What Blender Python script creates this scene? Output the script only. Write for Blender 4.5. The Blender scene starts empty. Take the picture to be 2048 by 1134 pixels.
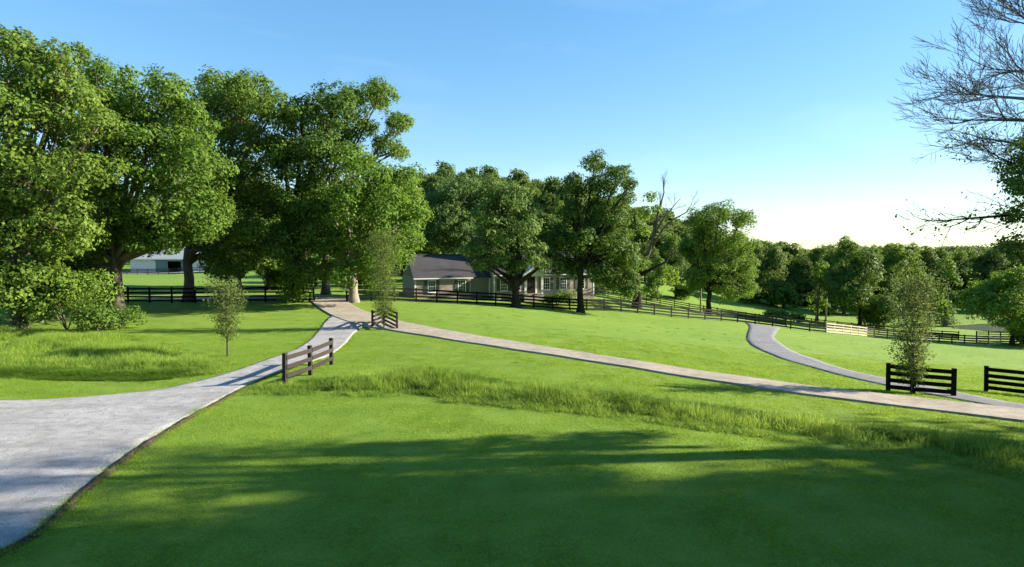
import bpy, math, random
import numpy as np
from mathutils import Vector, Matrix, Euler
R = math.radians
sc = bpy.context.scene

# ---------------------------------------------------------------- camera
CAM_Z = 6.15; F = 1200.0; PITCH = math.atan(69/1200.0)
cam = bpy.data.cameras.new('camera'); camo = bpy.data.objects.new('camera', cam)
sc.collection.objects.link(camo); sc.camera = camo
camo.location = (0, 0, CAM_Z); camo.rotation_euler = (math.pi/2 - PITCH, 0, 0)
cam.sensor_width = 36; cam.lens = F/2048*36; cam.clip_end = 6000; cam.clip_start = 0.1

# ---------------------------------------------------------------- sky and sun
SUN_EL = R(22); SUN_AZ = math.atan2(1.0, 0.14)          # clockwise from +Y (view direction) towards +X
w = bpy.data.worlds.new('World'); sc.world = w; w.use_nodes = True
nt = w.node_tree; bg = nt.nodes['Background']
sky = nt.nodes.new('ShaderNodeTexSky'); sky.sky_type = 'NISHITA'; sky.sun_disc = False
sky.sun_elevation = SUN_EL; sky.sun_rotation = SUN_AZ
sky.air_density = 1.0; sky.dust_density = 0.1; sky.ozone_density = 2.2; sky.altitude = 0
hs = nt.nodes.new('ShaderNodeHueSaturation'); hs.inputs['Saturation'].default_value = 1.55
gm = nt.nodes.new('ShaderNodeGamma'); gm.inputs[1].default_value = .62; nt.links.new(sky.outputs[0], gm.inputs[0]); nt.links.new(gm.outputs[0], hs.inputs['Color'])
wtc = nt.nodes.new('ShaderNodeTexCoord'); wmp = nt.nodes.new('ShaderNodeMapping'); wmp.inputs['Scale'].default_value = (1.6, 2.2, 7.0); wn = nt.nodes.new('ShaderNodeTexNoise'); wn.inputs['Scale'].default_value = 1.7; wn.inputs['Detail'].default_value = 7; wn.inputs['Distortion'].default_value = .6
wr = nt.nodes.new('ShaderNodeMapRange'); wr.inputs[1].default_value = .52; wr.inputs[2].default_value = .85; wr.inputs[3].default_value = 0; wr.inputs[4].default_value = .10
nt.links.new(wtc.outputs['Generated'], wmp.inputs[0]); nt.links.new(wmp.outputs[0], wn.inputs['Vector']); nt.links.new(wn.outputs['Fac'], wr.inputs[0]); 
tint = nt.nodes.new('ShaderNodeMix'); tint.data_type = 'RGBA'; tint.blend_type = 'MULTIPLY'; tint.inputs[0].default_value = 1; tint.inputs[7].default_value = (.91, 1.005, 1.06, 1)
nt.links.new(hs.outputs[0], tint.inputs[6]); cir = nt.nodes.new('ShaderNodeMix'); cir.data_type = 'RGBA'; cir.inputs[7].default_value = (4.2, 4.5, 4.8, 1); nt.links.new(wr.outputs[0], cir.inputs[0]); nt.links.new(tint.outputs[2], cir.inputs[6]); nt.links.new(cir.outputs[2], bg.inputs[0]); bg.inputs[1].default_value = 0.12
sl = bpy.data.lights.new('sun', 'SUN'); sl.energy = 5.0; sl.angle = R(0.6); sl.color = (1.0, 0.90, 0.74)
so = bpy.data.objects.new('sun', sl); sc.collection.objects.link(so)
sdir = Vector((math.sin(SUN_AZ)*math.cos(SUN_EL), math.cos(SUN_AZ)*math.cos(SUN_EL), math.sin(SUN_EL)))
so.rotation_euler = sdir.to_track_quat('Z', 'Y').to_euler(); so.location = (60, 10, 60)
sc.view_settings.view_transform = 'Standard'; sc.view_settings.look = 'None'
sc.view_settings.gamma = 1; sc.view_settings.use_curve_mapping = False
sc.view_settings.exposure = 1.73
sc.cycles.max_bounces = 6; sc.cycles.diffuse_bounces = 3; sc.cycles.transmission_bounces = 4
sc.cycles.glossy_bounces = 2; sc.cycles.transparent_max_bounces = 4

# ---------------------------------------------------------------- terrain
CTRL = [(0,0,0),(-20,0,0),(20,0,-.3),(-60,0,.3),(60,0,-2),(0,12,0),(-15,15,0),(-25,20,0),(15,12,-.2),(0,30,0),(20,30,-1),(24,31,-1.3),
 (7,32,-.3),(-10,27,0),(-10,47,0),(-22,45,.05),(-40,45,.3),(-48,60,.6),(-30,70,.8),(-16,60,.9),(-26,60,.9),(-37,58,.75),(-13,63,.75),(-20,76,.7),(-35,80,.6),(0,52,-.1),(0,69,-.5),
 (-12,75,.05),(11,81,-.6),(0,86,0),(8,74,-1.3),(17.7,77,-2.3),(29.7,80,-3.6),(43.3,83,-5.4),(58,86,-7.3),(78,92,-9),
 (20,45,-1.7),(30,57,-3.1),(45,65,-5),(40,45,-3.2),(60,60,-6),(45,110,-7.2),(20,110,-3),(45,135,-6.5),(79,140,-9.9),
 (103,126,-10.9),(103,112,-10.6),(130,125,-11),(90,118,-10.2),(110,150,-9.5),(150,150,-8),(-89,155,.4),(-60,110,.2),(-100,110,.6),
 (-40,110,.1),(-20,110,0),(-80,230,6),(-40,150,3),(-30,220,22),(0,150,3),(10,220,16),(50,220,6),(90,220,-8),(-75,300,20),(150,250,-8),
 (-120,60,1),(-120,180,2),(-150,260,8),(-200,100,2),(200,100,-9),(250,250,-8),(0,320,22),(-160,350,20),(120,350,-5)]
CT = np.array(CTRL, float)
def _u(d): return np.where(d > 1e-9, d*d*np.log(np.maximum(d, 1e-9)), 0.0)
_n = len(CT); _P = np.c_[np.ones(_n), CT[:, :2]/100]
_K = _u(np.linalg.norm(CT[:, None, :2]-CT[None, :, :2], axis=2)/100) + np.eye(_n)*2e-4
_A = np.zeros((_n+3, _n+3)); _A[:_n, :_n] = _K; _A[:_n, _n:] = _P; _A[_n:, :_n] = _P.T
_W = np.linalg.solve(_A, np.r_[CT[:, 2], 0, 0, 0])
def terr(x, y):
    x = np.atleast_1d(np.asarray(x, float)); y = np.atleast_1d(np.asarray(y, float)); sh = x.shape
    xf = x.ravel(); yf = y.ravel()
    xc = np.clip(xf, -220, 270); yc = np.clip(yf, -30, 370); out = np.empty_like(xf)
    for i in range(0, len(xf), 20000):
        s = slice(i, i+20000)
        d = np.sqrt((xc[s, None]-CT[None, :, 0])**2 + (yc[s, None]-CT[None, :, 1])**2)/100
        out[s] = _u(d)@_W[:_n] + _W[_n] + _W[_n+1]*xc[s]/100 + _W[_n+2]*yc[s]/100
    out += 0.05*np.sin(xf*.31+yf*.17)*np.sin(yf*.23-xf*.07) + .02*np.sin(xf*.9+1)*np.sin(yf*.8)
    # pond basin
    pd = ((xf-PX)/PRX)**2 + ((yf-PY)/PRY)**2
    out = np.where(pd < 1.6, np.minimum(out, PZ + .5*(pd-1.0)), out)
    return out.reshape(sh)
PX, PY, PRX, PRY, PZ = 128, 126, 36, 9.5, -10.5
def tz(x, y): return float(terr(x, y)[0])
_cp, _sp = math.cos(PITCH), math.sin(PITCH)
def ray(px, py):
    x = (px-1024)/F; u = (567-py)/F
    return np.array([x, _cp + u*_sp, -_sp + u*_cp])
def hit(px, py):
    d = ray(px, py); t = np.linspace(5, 420, 1600)
    P = d[None, :]*t[:, None]; zz = CAM_Z + P[:, 2] - terr(P[:, 0], P[:, 1])
    k = np.where(zz < 0)[0]
    if len(k) == 0: k = len(t)-1; return P[k, 0], P[k, 1]
    k = k[0]
    if k == 0: return P[0, 0], P[0, 1]
    f = zz[k-1]/(zz[k-1]-zz[k]); q = P[k-1] + f*(P[k]-P[k-1]); return float(q[0]), float(q[1])
def at(px, py, Y):                                      # point on the ray through a pixel at distance Y
    d = ray(px, py); k = Y/d[1]; return Vector((d[0]*k, Y, CAM_Z + d[2]*k))

# ---------------------------------------------------------------- materials
def mat(name, build=None, col=(.5, .5, .5), rough=.8, spec=.3):
    m = bpy.data.materials.new(name); m.use_nodes = True; t = m.node_tree; b = t.nodes['Principled BSDF']
    b.inputs['Base Color'].default_value = (*col, 1); b.inputs['Roughness'].default_value = rough
    b.inputs['Specular IOR Level'].default_value = spec
    if build: build(t, b)
    return m
def noise(t, scale, detail=4, rough=.55, coord='Object', stretch=None, dist=0):
    tc = t.nodes.new('ShaderNodeTexCoord'); n = t.nodes.new('ShaderNodeTexNoise')
    n.inputs['Scale'].default_value = scale; n.inputs['Detail'].default_value = detail; n.inputs['Roughness'].default_value = rough
    n.inputs['Distortion'].default_value = dist
    if stretch:
        mp = t.nodes.new('ShaderNodeMapping'); mp.inputs['Scale'].default_value = stretch
        t.links.new(tc.outputs[coord], mp.inputs[0]); t.links.new(mp.outputs[0], n.inputs['Vector'])
    else: t.links.new(tc.outputs[coord], n.inputs['Vector'])
    return n.outputs['Fac']
def ramp(t, fac, stops):
    r = t.nodes.new('ShaderNodeValToRGB'); e = r.color_ramp.elements
    while len(e) < len(stops): e.new(.5)
    for k, (p, c) in enumerate(stops): e[k].position = p; e[k].color = (*c, 1)
    t.links.new(fac, r.inputs[0]); return r.outputs[0]
def mixc(t, f, a, b, mode='MIX'):
    m = t.nodes.new('ShaderNodeMix'); m.data_type = 'RGBA'; m.blend_type = mode
    for s, v in ((0, f), (6, a), (7, b)):
        if hasattr(v, 'is_linked') or hasattr(v, 'links'): t.links.new(v, m.inputs[s])
        elif s == 0: m.inputs[0].default_value = v
        else: m.inputs[s].default_value = (*v, 1)
    return m.outputs[2]
def bump(t, b, h, strength=.4, dist=.05):
    n = t.nodes.new('ShaderNodeBump'); n.inputs['Strength'].default_value = strength; n.inputs['Distance'].default_value = dist
    t.links.new(h, n.inputs['Height']); t.links.new(n.outputs[0], b.inputs['Normal'])

def m_ground(t, b):
    big = noise(t, .045, 5, .6); mid = noise(t, .6, 5, .65, stretch=(1, 1.6, 1)); fine = noise(t, 14, 6, .75)
    c = ramp(t, big, [(.3, (.105, .190, .022)), (.5, (.145, .235, .030)), (.7, (.185, .27, .044))])
    c2 = ramp(t, mid, [(.3, (.080, .155, .018)), (.52, (.15, .24, .030)), (.75, (.22, .285, .055))])
    c = mixc(t, .5, c, c2)
    c3 = ramp(t, fine, [(.3, (.55, .6, .5)), (.5, (1, 1, 1)), (.72, (1.35, 1.25, 1.1))])
    c = mixc(t, .55, c, c3, 'MULTIPLY')
    t.links.new(c, b.inputs['Base Color']); bump(t, b, fine, .9, .06)
M_GROUND = mat('meadow_grass_ground', m_ground, rough=.9, spec=.15)
def m_gravel(base, dark, warm):
    def f(t, b):
        big = noise(t, .35, 5, .6); fine = noise(t, 22, 6, .8); mid = noise(t, 2.2, 6, .7)
        c = ramp(t, fine, [(.25, dark), (.5, base), (.75, tuple(min(1, v*1.3) for v in base))])
        c = mixc(t, ramp(t, big, [(.45, (0, 0, 0)), (.75, (.6, .6, .6))]), c, warm)
        c = mixc(t, .65, c, ramp(t, mid, [(.3, (.62, .62, .60)), (.6, (1.12, 1.12, 1.12))]), 'MULTIPLY'); wide = noise(t, .8, 5, .7, stretch=(.35, 1.6, 1)); c = mixc(t, .6, c, ramp(t, wide, [(.35, (.66, .66, .68)), (.55, (1.08, 1.08, 1.08))]), 'MULTIPLY')
        t.links.new(c, b.inputs['Base Color']); bump(t, b, fine, .8, .04)
    return f
M_GRAVEL = mat('pale_limestone_gravel', m_gravel((.33, .325, .325), (.17, .17, .175), (.26, .245, .225)), rough=.95, spec=.1)
M_GRAVEL2 = mat('grey_gravel', m_gravel((.19, .19, .20), (.09, .09, .10), (.16, .155, .15)), rough=.95, spec=.1)
M_CONC = mat('tan_concrete', m_gravel((.33, .29, .235), (.25, .22, .18), (.27, .225, .175)), rough=.9, spec=.15)

def m_wood(a, c_, d):
    def f(t, b):
        n = noise(t, 6, 6, .7, stretch=(.25, 6, 6)); k = noise(t, 1.3, 3)
        c = ramp(t, n, [(.25, a), (.5, c_), (.78, d)])
        oi = t.nodes.new('ShaderNodeObjectInfo')
        c = mixc(t, .8, c, ramp(t, oi.outputs['Random'], [(0, (.7, .7, .7)), (1, (1.25, 1.2, 1.15))]), 'MULTIPLY')
        t.links.new(c, b.inputs['Base Color']); bump(t, b, n, .4, .01)
    return f
M_FBLACK = mat('black_creosote_wood', m_wood((.004, .0036, .0033), (.008, .007, .0063), (.019, .016, .014)), rough=.9, spec=.08)
M_FBROWN = mat('weathered_brown_wood', m_wood((.04, .033, .028), (.08, .068, .057), (.15, .13, .11)), rough=.85)
M_FGREY = mat('faded_brown_paint_wood', m_wood((.015, .013, .012), (.034, .029, .026), (.070, .061, .056)), rough=.85, spec=.12)
M_FNEW = mat('bleached_bare_wood', m_wood((.30, .25, .17), (.42, .36, .255), (.50, .435, .32)), rough=.85)

def m_bark(a, c_, d):
    def f(t, b):
        n = noise(t, 3.0, 8, .75, stretch=(2.5, 2.5, .5)); g = noise(t, .8, 4)
        c = ramp(t, n, [(.28, a), (.5, c_), (.72, d)])
        c = mixc(t, ramp(t, g, [(.5, (0, 0, 0)), (.7, (.5, .5, .5))]), c, (.05, .065, .03))
        t.links.new(c, b.inputs['Base Color']); bump(t, b, n, .9, .06)
    return f
M_BARK = mat('grey_brown_bark', m_bark((.035, .028, .022), (.11, .092, .072), (.20, .175, .14)), rough=.95, spec=.1)
M_BARKP = mat('pale_bark', m_bark((.10, .085, .065), (.24, .21, .17), (.36, .32, .27)), rough=.95, spec=.1)
M_BARKD = mat('dark_bark', m_bark((.010, .0085, .007), (.028, .023, .018), (.058, .049, .038)), rough=.95, spec=.1)
M_TWIG = mat('grey_bare_twigs', m_bark((.08, .073, .075), (.16, .148, .15), (.25, .235, .24)), rough=.9, spec=.1)

def m_leaf(name, lo, mid, hi, trans=.38):
    m = bpy.data.materials.new(name); m.use_nodes = True; t = m.node_tree
    for n in list(t.nodes): t.nodes.remove(n)
    out = t.nodes.new('ShaderNodeOutputMaterial'); pr = t.nodes.new('ShaderNodeBsdfPrincipled')
    tr = t.nodes.new('ShaderNodeBsdfTranslucent'); mx = t.nodes.new('ShaderNodeMixShader'); mx.inputs[0].default_value = trans
    pr.inputs['Roughness'].default_value = .6; pr.inputs['Specular IOR Level'].default_value = .12
    g = t.nodes.new('ShaderNodeNewGeometry')
    c = ramp(t, g.outputs['Random Per Island'], [(0, lo), (.5, mid), (1, hi)])
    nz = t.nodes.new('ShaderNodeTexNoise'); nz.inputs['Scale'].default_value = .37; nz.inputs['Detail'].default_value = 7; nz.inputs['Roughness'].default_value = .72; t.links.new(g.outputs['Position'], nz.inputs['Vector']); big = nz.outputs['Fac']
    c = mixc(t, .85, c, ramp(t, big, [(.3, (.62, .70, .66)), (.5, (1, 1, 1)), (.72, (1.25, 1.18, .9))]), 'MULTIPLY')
    oi = t.nodes.new('ShaderNodeObjectInfo')
    c = mixc(t, .6, c, ramp(t, oi.outputs['Random'], [(0, (.82, .88, .9)), (1, (1.2, 1.1, .95))]), 'MULTIPLY')
    t.links.new(c, pr.inputs['Base Color'])
    hs = t.nodes.new('ShaderNodeHueSaturation'); hs.inputs['Hue'].default_value = .485; hs.inputs['Value'].default_value = 1.5
    t.links.new(c, hs.inputs['Color']); t.links.new(hs.outputs[0], tr.inputs['Color'])
    t.links.new(pr.outputs[0], mx.inputs[1]); t.links.new(tr.outputs[0], mx.inputs[2]); t.links.new(mx.outputs[0], out.inputs[0])
    return m
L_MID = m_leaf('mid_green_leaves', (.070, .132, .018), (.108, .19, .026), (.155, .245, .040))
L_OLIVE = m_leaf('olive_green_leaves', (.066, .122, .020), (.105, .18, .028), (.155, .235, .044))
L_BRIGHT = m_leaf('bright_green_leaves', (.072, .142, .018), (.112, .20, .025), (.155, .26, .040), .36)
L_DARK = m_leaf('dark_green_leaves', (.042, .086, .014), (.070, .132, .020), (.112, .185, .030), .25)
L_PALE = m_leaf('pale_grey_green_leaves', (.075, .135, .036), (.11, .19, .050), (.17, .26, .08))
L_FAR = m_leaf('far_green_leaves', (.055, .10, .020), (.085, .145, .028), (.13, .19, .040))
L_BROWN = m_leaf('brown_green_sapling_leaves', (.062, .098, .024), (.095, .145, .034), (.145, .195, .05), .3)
G_TALL = m_leaf('tall_grass_blades', (.115, .21, .022), (.17, .285, .034), (.28, .37, .085), .4)
G_LAWN = m_leaf('lawn_grass_blades', (.13, .225, .016), (.18, .29, .022), (.25, .36, .045), .45)
G_RANK = m_leaf('rank_dark_grass_blades', (.055, .12, .012), (.085, .165, .017), (.13, .22, .03), .35)

# ---------------------------------------------------------------- mesh helpers
def link(o): sc.collection.objects.link(o); return o
def meshof(name, V, Fc, m, smooth=False):
    me = bpy.data.meshes.new(name); V = np.asarray(V, np.float32)
    if isinstance(Fc, np.ndarray):
        n, k = Fc.shape
        me.vertices.add(len(V)); me.vertices.foreach_set('co', V.ravel())
        me.loops.add(n*k); me.loops.foreach_set('vertex_index', Fc.ravel().astype(np.int32))
        me.polygons.add(n); me.polygons.foreach_set('loop_start', np.arange(0, n*k, k, dtype=np.int32))
        me.update(calc_edges=True)
    else:
        me.from_pydata(V.tolist(), [], Fc); me.update()
    if smooth: me.polygons.foreach_set('use_smooth', np.ones(len(me.polygons), bool))
    for mm in (m if isinstance(m, (list, tuple)) else [m]): me.materials.append(mm)
    return me
def new(name, me, parent=None, loc=None):
    o = bpy.data.objects.new(name, me); link(o)
    if parent is not None: o.parent = parent
    if loc is not None: o.location = loc
    return o
def tag(o, label=None, cat=None, group=None, kind=None):
    for k, v in (('label', label), ('category', cat), ('group', group), ('kind', kind)):
        if v: o[k] = v
    return o
def thing(name, label, cat, loc=(0, 0, 0), rz=0, group=None):
    o = bpy.data.objects.new(name, None); link(o); o.location = loc; o.rotation_euler = (0, 0, rz); o.empty_display_size = .3
    return tag(o, label, cat, group)
class MB:
    def __init__(s): s.v = []; s.f = []
    def add(s, V, Fs):
        k = len(s.v); s.v += [tuple(map(float, p)) for p in V]; s.f += [tuple(i+k for i in f) for f in Fs]
    def box(s, x0, x1, y0, y1, z0, z1):
        s.add([(x0,y0,z0),(x1,y0,z0),(x1,y1,z0),(x0,y1,z0),(x0,y0,z1),(x1,y0,z1),(x1,y1,z1),(x0,y1,z1)],
              [(3,2,1,0),(4,5,6,7),(0,1,5,4),(1,2,6,5),(2,3,7,6),(3,0,4,7)]); return s
    def tube(s, pts, rad, n=6, cap=True):
        pts = [Vector(p) for p in pts]; k = len(s.v); prev = None
        for i, p in enumerate(pts):
            d = (pts[min(i+1, len(pts)-1)] - pts[max(i-1, 0)])
            d = d.normalized() if d.length > 1e-6 else Vector((0, 0, 1))
            if prev is None:
                a = d.orthogonal().normalized()
            else:
                a = (prev - d*prev.dot(d))
                a = a.normalized() if a.length > 1e-5 else d.orthogonal().normalized()
            prev = a; b = d.cross(a)
            for j in range(n):
                t = 2*math.pi*j/n; s.v.append(tuple(p + (a*math.cos(t) + b*math.sin(t))*rad[i]))
        for i in range(len(pts)-1):
            for j in range(n):
                j2 = (j+1) % n; s.f.append((k+i*n+j, k+i*n+j2, k+(i+1)*n+j2, k+(i+1)*n+j))
        if cap:
            s.f.append(tuple(k+j for j in range(n))[::-1]); s.f.append(tuple(k+(len(pts)-1)*n+j for j in range(n)))
        return s
    def mesh(s, name, m, smooth=False): return meshof(name, s.v, s.f, m, smooth)
    def build(s, name, m, parent=None, smooth=False, loc=None): return new(name, s.mesh(name, m, smooth), parent, loc)

# ---------------------------------------------------------------- ground sheet
def axis(lo, hi, lo_f, hi_f, step, grow=1.12):
    a = list(np.arange(lo_f, hi_f+.01, step)); s = step
    while a[-1] < hi: s *= grow; a.append(a[-1]+s)
    s = step; b = []
    c = lo_f
    while c > lo: s *= grow; c -= s; b.append(c)
    return np.array(b[::-1]+a)
gx = axis(-1500, 1500, -60, 150, 1.25); gy = axis(-300, 2500, 0, 160, 1.25)
GX, GY = np.meshgrid(gx, gy); GZ = terr(GX, GY)
nx, ny = len(gx), len(gy); idx = np.arange(nx*ny).reshape(ny, nx)
gf = np.stack([idx[:-1, :-1], idx[:-1, 1:], idx[1:, 1:], idx[1:, :-1]], -1).reshape(-1, 4)
tag(new('ground', meshof('ground', np.c_[GX.ravel(), GY.ravel(), GZ.ravel()], gf, M_GROUND, True)), 'mown green lawn and pasture falling away to the right', kind='structure')

# roads: ribbons between two edges given in the picture, draped on the ground
rnd = random.Random(3)
ROADS = []
def dens(P, step):
    P = np.array(P, float); d = np.r_[0, np.cumsum(np.linalg.norm(np.diff(P, axis=0), axis=1))]
    n = max(2, int(d[-1]/step)); t = np.linspace(0, d[-1], n+1)
    return np.c_[np.interp(t, d, P[:, 0]), np.interp(t, d, P[:, 1])]
def smooth(P, k=2):
    for _ in range(k):
        Q = [P[0]]
        for a, b in zip(P[:-1], P[1:]): Q += [a*.75+b*.25, a*.25+b*.75]
        P = np.array(Q + [P[-1]])
    return P
def ribbon(name, A, B, m, label, lift=.04, rag=.12, cross=8, seed=1, thick=.0, cat=None):
    rg = np.random.default_rng(seed)
    A = smooth(np.array(A, float)); B = smooth(np.array(B, float))
    L = max(np.linalg.norm(np.diff(A, axis=0), axis=1).sum(), np.linalg.norm(np.diff(B, axis=0), axis=1).sum())
    n = int(L/.35)
    def rs(P):
        d = np.r_[0, np.cumsum(np.linalg.norm(np.diff(P, axis=0), axis=1))]; t = np.linspace(0, d[-1], n+1)
        return np.c_[np.interp(t, d, P[:, 0]), np.interp(t, d, P[:, 1])]
    A = rs(A); B = rs(B); ROADS.append(np.r_[A, B[::-1]])
    nr = (B-A); nr /= np.linalg.norm(nr, axis=1)[:, None]+1e-9
    def wob():
        s = np.zeros(n+1)
        for f_, a_ in ((.12, 1), (.35, .7), (.9, .4), (2.2, .25)): s += a_*np.sin(np.arange(n+1)*f_*rg.uniform(.8, 1.2)+rg.uniform(0, 6))
        return s*rag*.6
    A = A - nr*wob()[:, None]; B = B + nr*wob()[:, None]
    t = np.linspace(0, 1, cross+1); t = np.r_[0, .012, t[1:-1], .988, 1]; cross += 2
    P = A[:, None, :]*(1-t)[None, :, None] + B[:, None, :]*t[None, :, None]
    Z = terr(P[..., 0], P[..., 1]) + lift
    if thick == 0: Z[:, 0] -= lift*1.6; Z[:, -1] -= lift*1.6
    V = np.c_[P[..., 0].ravel(), P[..., 1].ravel(), Z.ravel()]
    ii = np.arange((n+1)*(cross+1)).reshape(n+1, cross+1)
    f = np.stack([ii[:-1, :-1], ii[:-1, 1:], ii[1:, 1:], ii[1:, :-1]], -1).reshape(-1, 4)
    if thick:
        k = len(V); e0 = V[ii[:, 0]].copy(); e1 = V[ii[:, -1]].copy(); e0[:, 2] -= thick+lift+.1; e1[:, 2] -= thick+lift+.1
        V = np.r_[V, e0, e1]; j0 = np.arange(n+1)+k; j1 = j0+n+1
        f = np.r_[f, np.stack([ii[:-1, 0], ii[1:, 0], j0[1:], j0[:-1]], -1), np.stack([ii[1:, -1], ii[:-1, -1], j1[:-1], j1[1:]], -1)]
    o = new(name, meshof(name, V, f, m, True)); tag(o, label, kind='structure'); return o
H = lambda L: [hit(*p) for p in L]
# gravel lane: comes from behind the camera on the left, narrows towards the gate
laneL = [(-75, 20), (-60, 24.5)] + H([(0, 803), (120, 799), (210, 791), (320, 781), (400, 763), (470, 742), (530, 722), (590, 700), (626, 676), (645, 648), (664, 629)])
laneR = [(-40, -30), (-22, -5), (-14.5, 6)] + H([(0, 1118), (100, 1040), (170, 974), (225, 930), (285, 890), (350, 850), (430, 806), (500, 768), (570, 738), (640, 720), (680, 700), (706, 670), (730, 648)])
ribbon('gravel_lane', laneL, laneR, M_GRAVEL, 'pale gravel lane sweeping from the lower left towards the gate', lift=.05, rag=.10, cross=14, seed=2)
pathT = H([(690, 600), (700, 609), (722, 621), (770, 636), (850, 654), (980, 677), (1140, 703), (1300, 728), (1460, 752), (1620, 774), (1760, 790), (1900, 805), (2048, 822)])
pathB = H([(618, 600), (636, 616), (664, 633), (712, 650), (800, 664), (950, 688), (1120, 714), (1300, 743), (1460, 768), (1620, 792), (1760, 810), (1900, 826), (2048, 846)])
e1, e2 = pathT[-1], pathB[-1]
pathT.append((e1[0]+14, e1[1]-5.5)); pathB.append((e2[0]+14, e2[1]-5.5))
ribbon('concrete_path', pathB, pathT, M_CONC, 'tan concrete path crossing the lawn from the gate', lift=.09, rag=.015, cross=5, seed=3, thick=.05)
drT = H([(1562, 656), (1548, 668), (1552, 682), (1590, 705), (1640, 724), (1700, 742), (1770, 757), (1850, 771), (1950, 792), (2048, 812)])
drB = H([(1490, 645), (1500, 655), (1490, 672), (1500, 692), (1545, 712), (1610, 732), (1690, 754), (1770, 772), (1850, 788), (1950, 806), (2048, 826)])
drT.append((drT[-1][0]+10, drT[-1][1]-3)); drB.append((drB[-1][0]+10, drB[-1][1]-3))
ribbon('gravel_drive', drB, drT, M_GRAVEL2, 'grey gravel drive curving down across the lawn on the right', lift=.045, rag=.05, cross=6, seed=4)
g0 = H([(560, 600), (700, 600)]); 
ribbon('cross_track', [(g0[0][0]-16, g0[0][1]+3), (g0[0][0], g0[0][1]+1.2), (g0[1][0]+1, g0[1][1]+1.2)], [(g0[0][0]-16, g0[0][1]+6), (g0[0][0], g0[0][1]+4.4), (g0[1][0]+1, g0[1][1]+4.4)], M_GRAVEL2, 'narrow gravel track crossing just beyond the gate', seed=5)
ribbon('barn_yard', [(-135, 146), (-70, 146)], [(-135, 152.3), (-70, 152.3)], M_GRAVEL, 'pale gravel yard in front of the barn', lift=.06, seed=6)

# low soil lip on the lane's right edge, its shade painted into the colour
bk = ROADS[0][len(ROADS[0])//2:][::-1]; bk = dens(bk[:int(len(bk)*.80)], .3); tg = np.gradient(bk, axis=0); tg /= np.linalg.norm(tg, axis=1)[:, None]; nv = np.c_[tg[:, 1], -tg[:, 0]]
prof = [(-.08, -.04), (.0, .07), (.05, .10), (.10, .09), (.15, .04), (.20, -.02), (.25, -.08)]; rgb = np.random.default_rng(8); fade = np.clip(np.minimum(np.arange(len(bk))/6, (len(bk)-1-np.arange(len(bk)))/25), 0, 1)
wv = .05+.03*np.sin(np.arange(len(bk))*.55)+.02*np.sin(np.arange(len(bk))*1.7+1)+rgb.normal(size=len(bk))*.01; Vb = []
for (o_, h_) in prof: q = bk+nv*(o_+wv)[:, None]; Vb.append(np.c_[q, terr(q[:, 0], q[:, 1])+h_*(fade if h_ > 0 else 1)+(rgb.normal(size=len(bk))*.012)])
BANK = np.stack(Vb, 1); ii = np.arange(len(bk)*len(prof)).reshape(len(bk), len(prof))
tag(new('edge_shade_lip', meshof('edge_shade_lip', BANK.reshape(-1, 3), np.stack([ii[:-1, :-1], ii[:-1, 1:], ii[1:, 1:], ii[1:, :-1]], -1).reshape(-1, 4), mat('soil_with_edge_shade', m_bark((.022, .017, .012), (.050, .040, .028), (.085, .072, .05)), rough=.95, spec=.05), True)), 'low soil lip, darkened as edge shade, along the right edge of the gravel lane', kind='structure')

# pond water
n = 64; V = [(PX, PY, PZ)] + [(PX+PRX*.97*math.cos(2*math.pi*i/n)*(1+.03*math.sin(5*i)), PY+PRY*.97*math.sin(2*math.pi*i/n)*(1+.03*math.cos(3*i)), PZ) for i in range(n)]
def m_water(t, b):
    b.inputs['Roughness'].default_value = .22; nn = noise(t, 1.2, 4, stretch=(1, 3, 1)); bump(t, b, nn, .25, .05)
M_WATER = mat('green_pond_water', m_water, (.10, .115, .06), .12, .6)
tag(new('pond', meshof('pond', V, [(0, 1+i, 1+(i+1) % n) for i in range(n)], M_WATER)), 'green pond at the bottom of the slope', kind='structure')

# ---------------------------------------------------------------- leaves and trees
def unit(a): return a/np.maximum(np.linalg.norm(a, axis=1)[:, None], 1e-9)
def leaves(P, Nrm, size, rg, aspect=.62, jit=.35):
    n = len(P); N_ = unit(Nrm); a = unit(np.cross(N_, rg.normal(size=(n, 3)))); b = np.cross(N_, a)
    L = size*rg.uniform(1-jit, 1+jit, n)[:, None]; W = L*aspect*.5
    v0 = P - a*L*.5; v2 = P + a*L*.5 - N_*L*.12; v1 = P + b*W + N_*L*.08; v3 = P - b*W + N_*L*.08
    V = np.stack([v0, v1, v2, v3], 1).reshape(-1, 3); return V
def quads(n): return np.arange(n*4).reshape(n, 4)
def clump_points(c, r, n, outd, rg, flat=.75):
    d = unit(rg.normal(size=(n, 3)) + outd*.55 + np.array([0, 0, .25]))
    rr = r*rg.uniform(.45, 1.05, n)[:, None]**.7
    # finer knobs on the clump
    d2 = d + .16*np.sin(d[:, [1, 2, 0]]*7+c)
    P = c + d2*rr*np.array([1, 1, flat]); 
    return P, d
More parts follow.
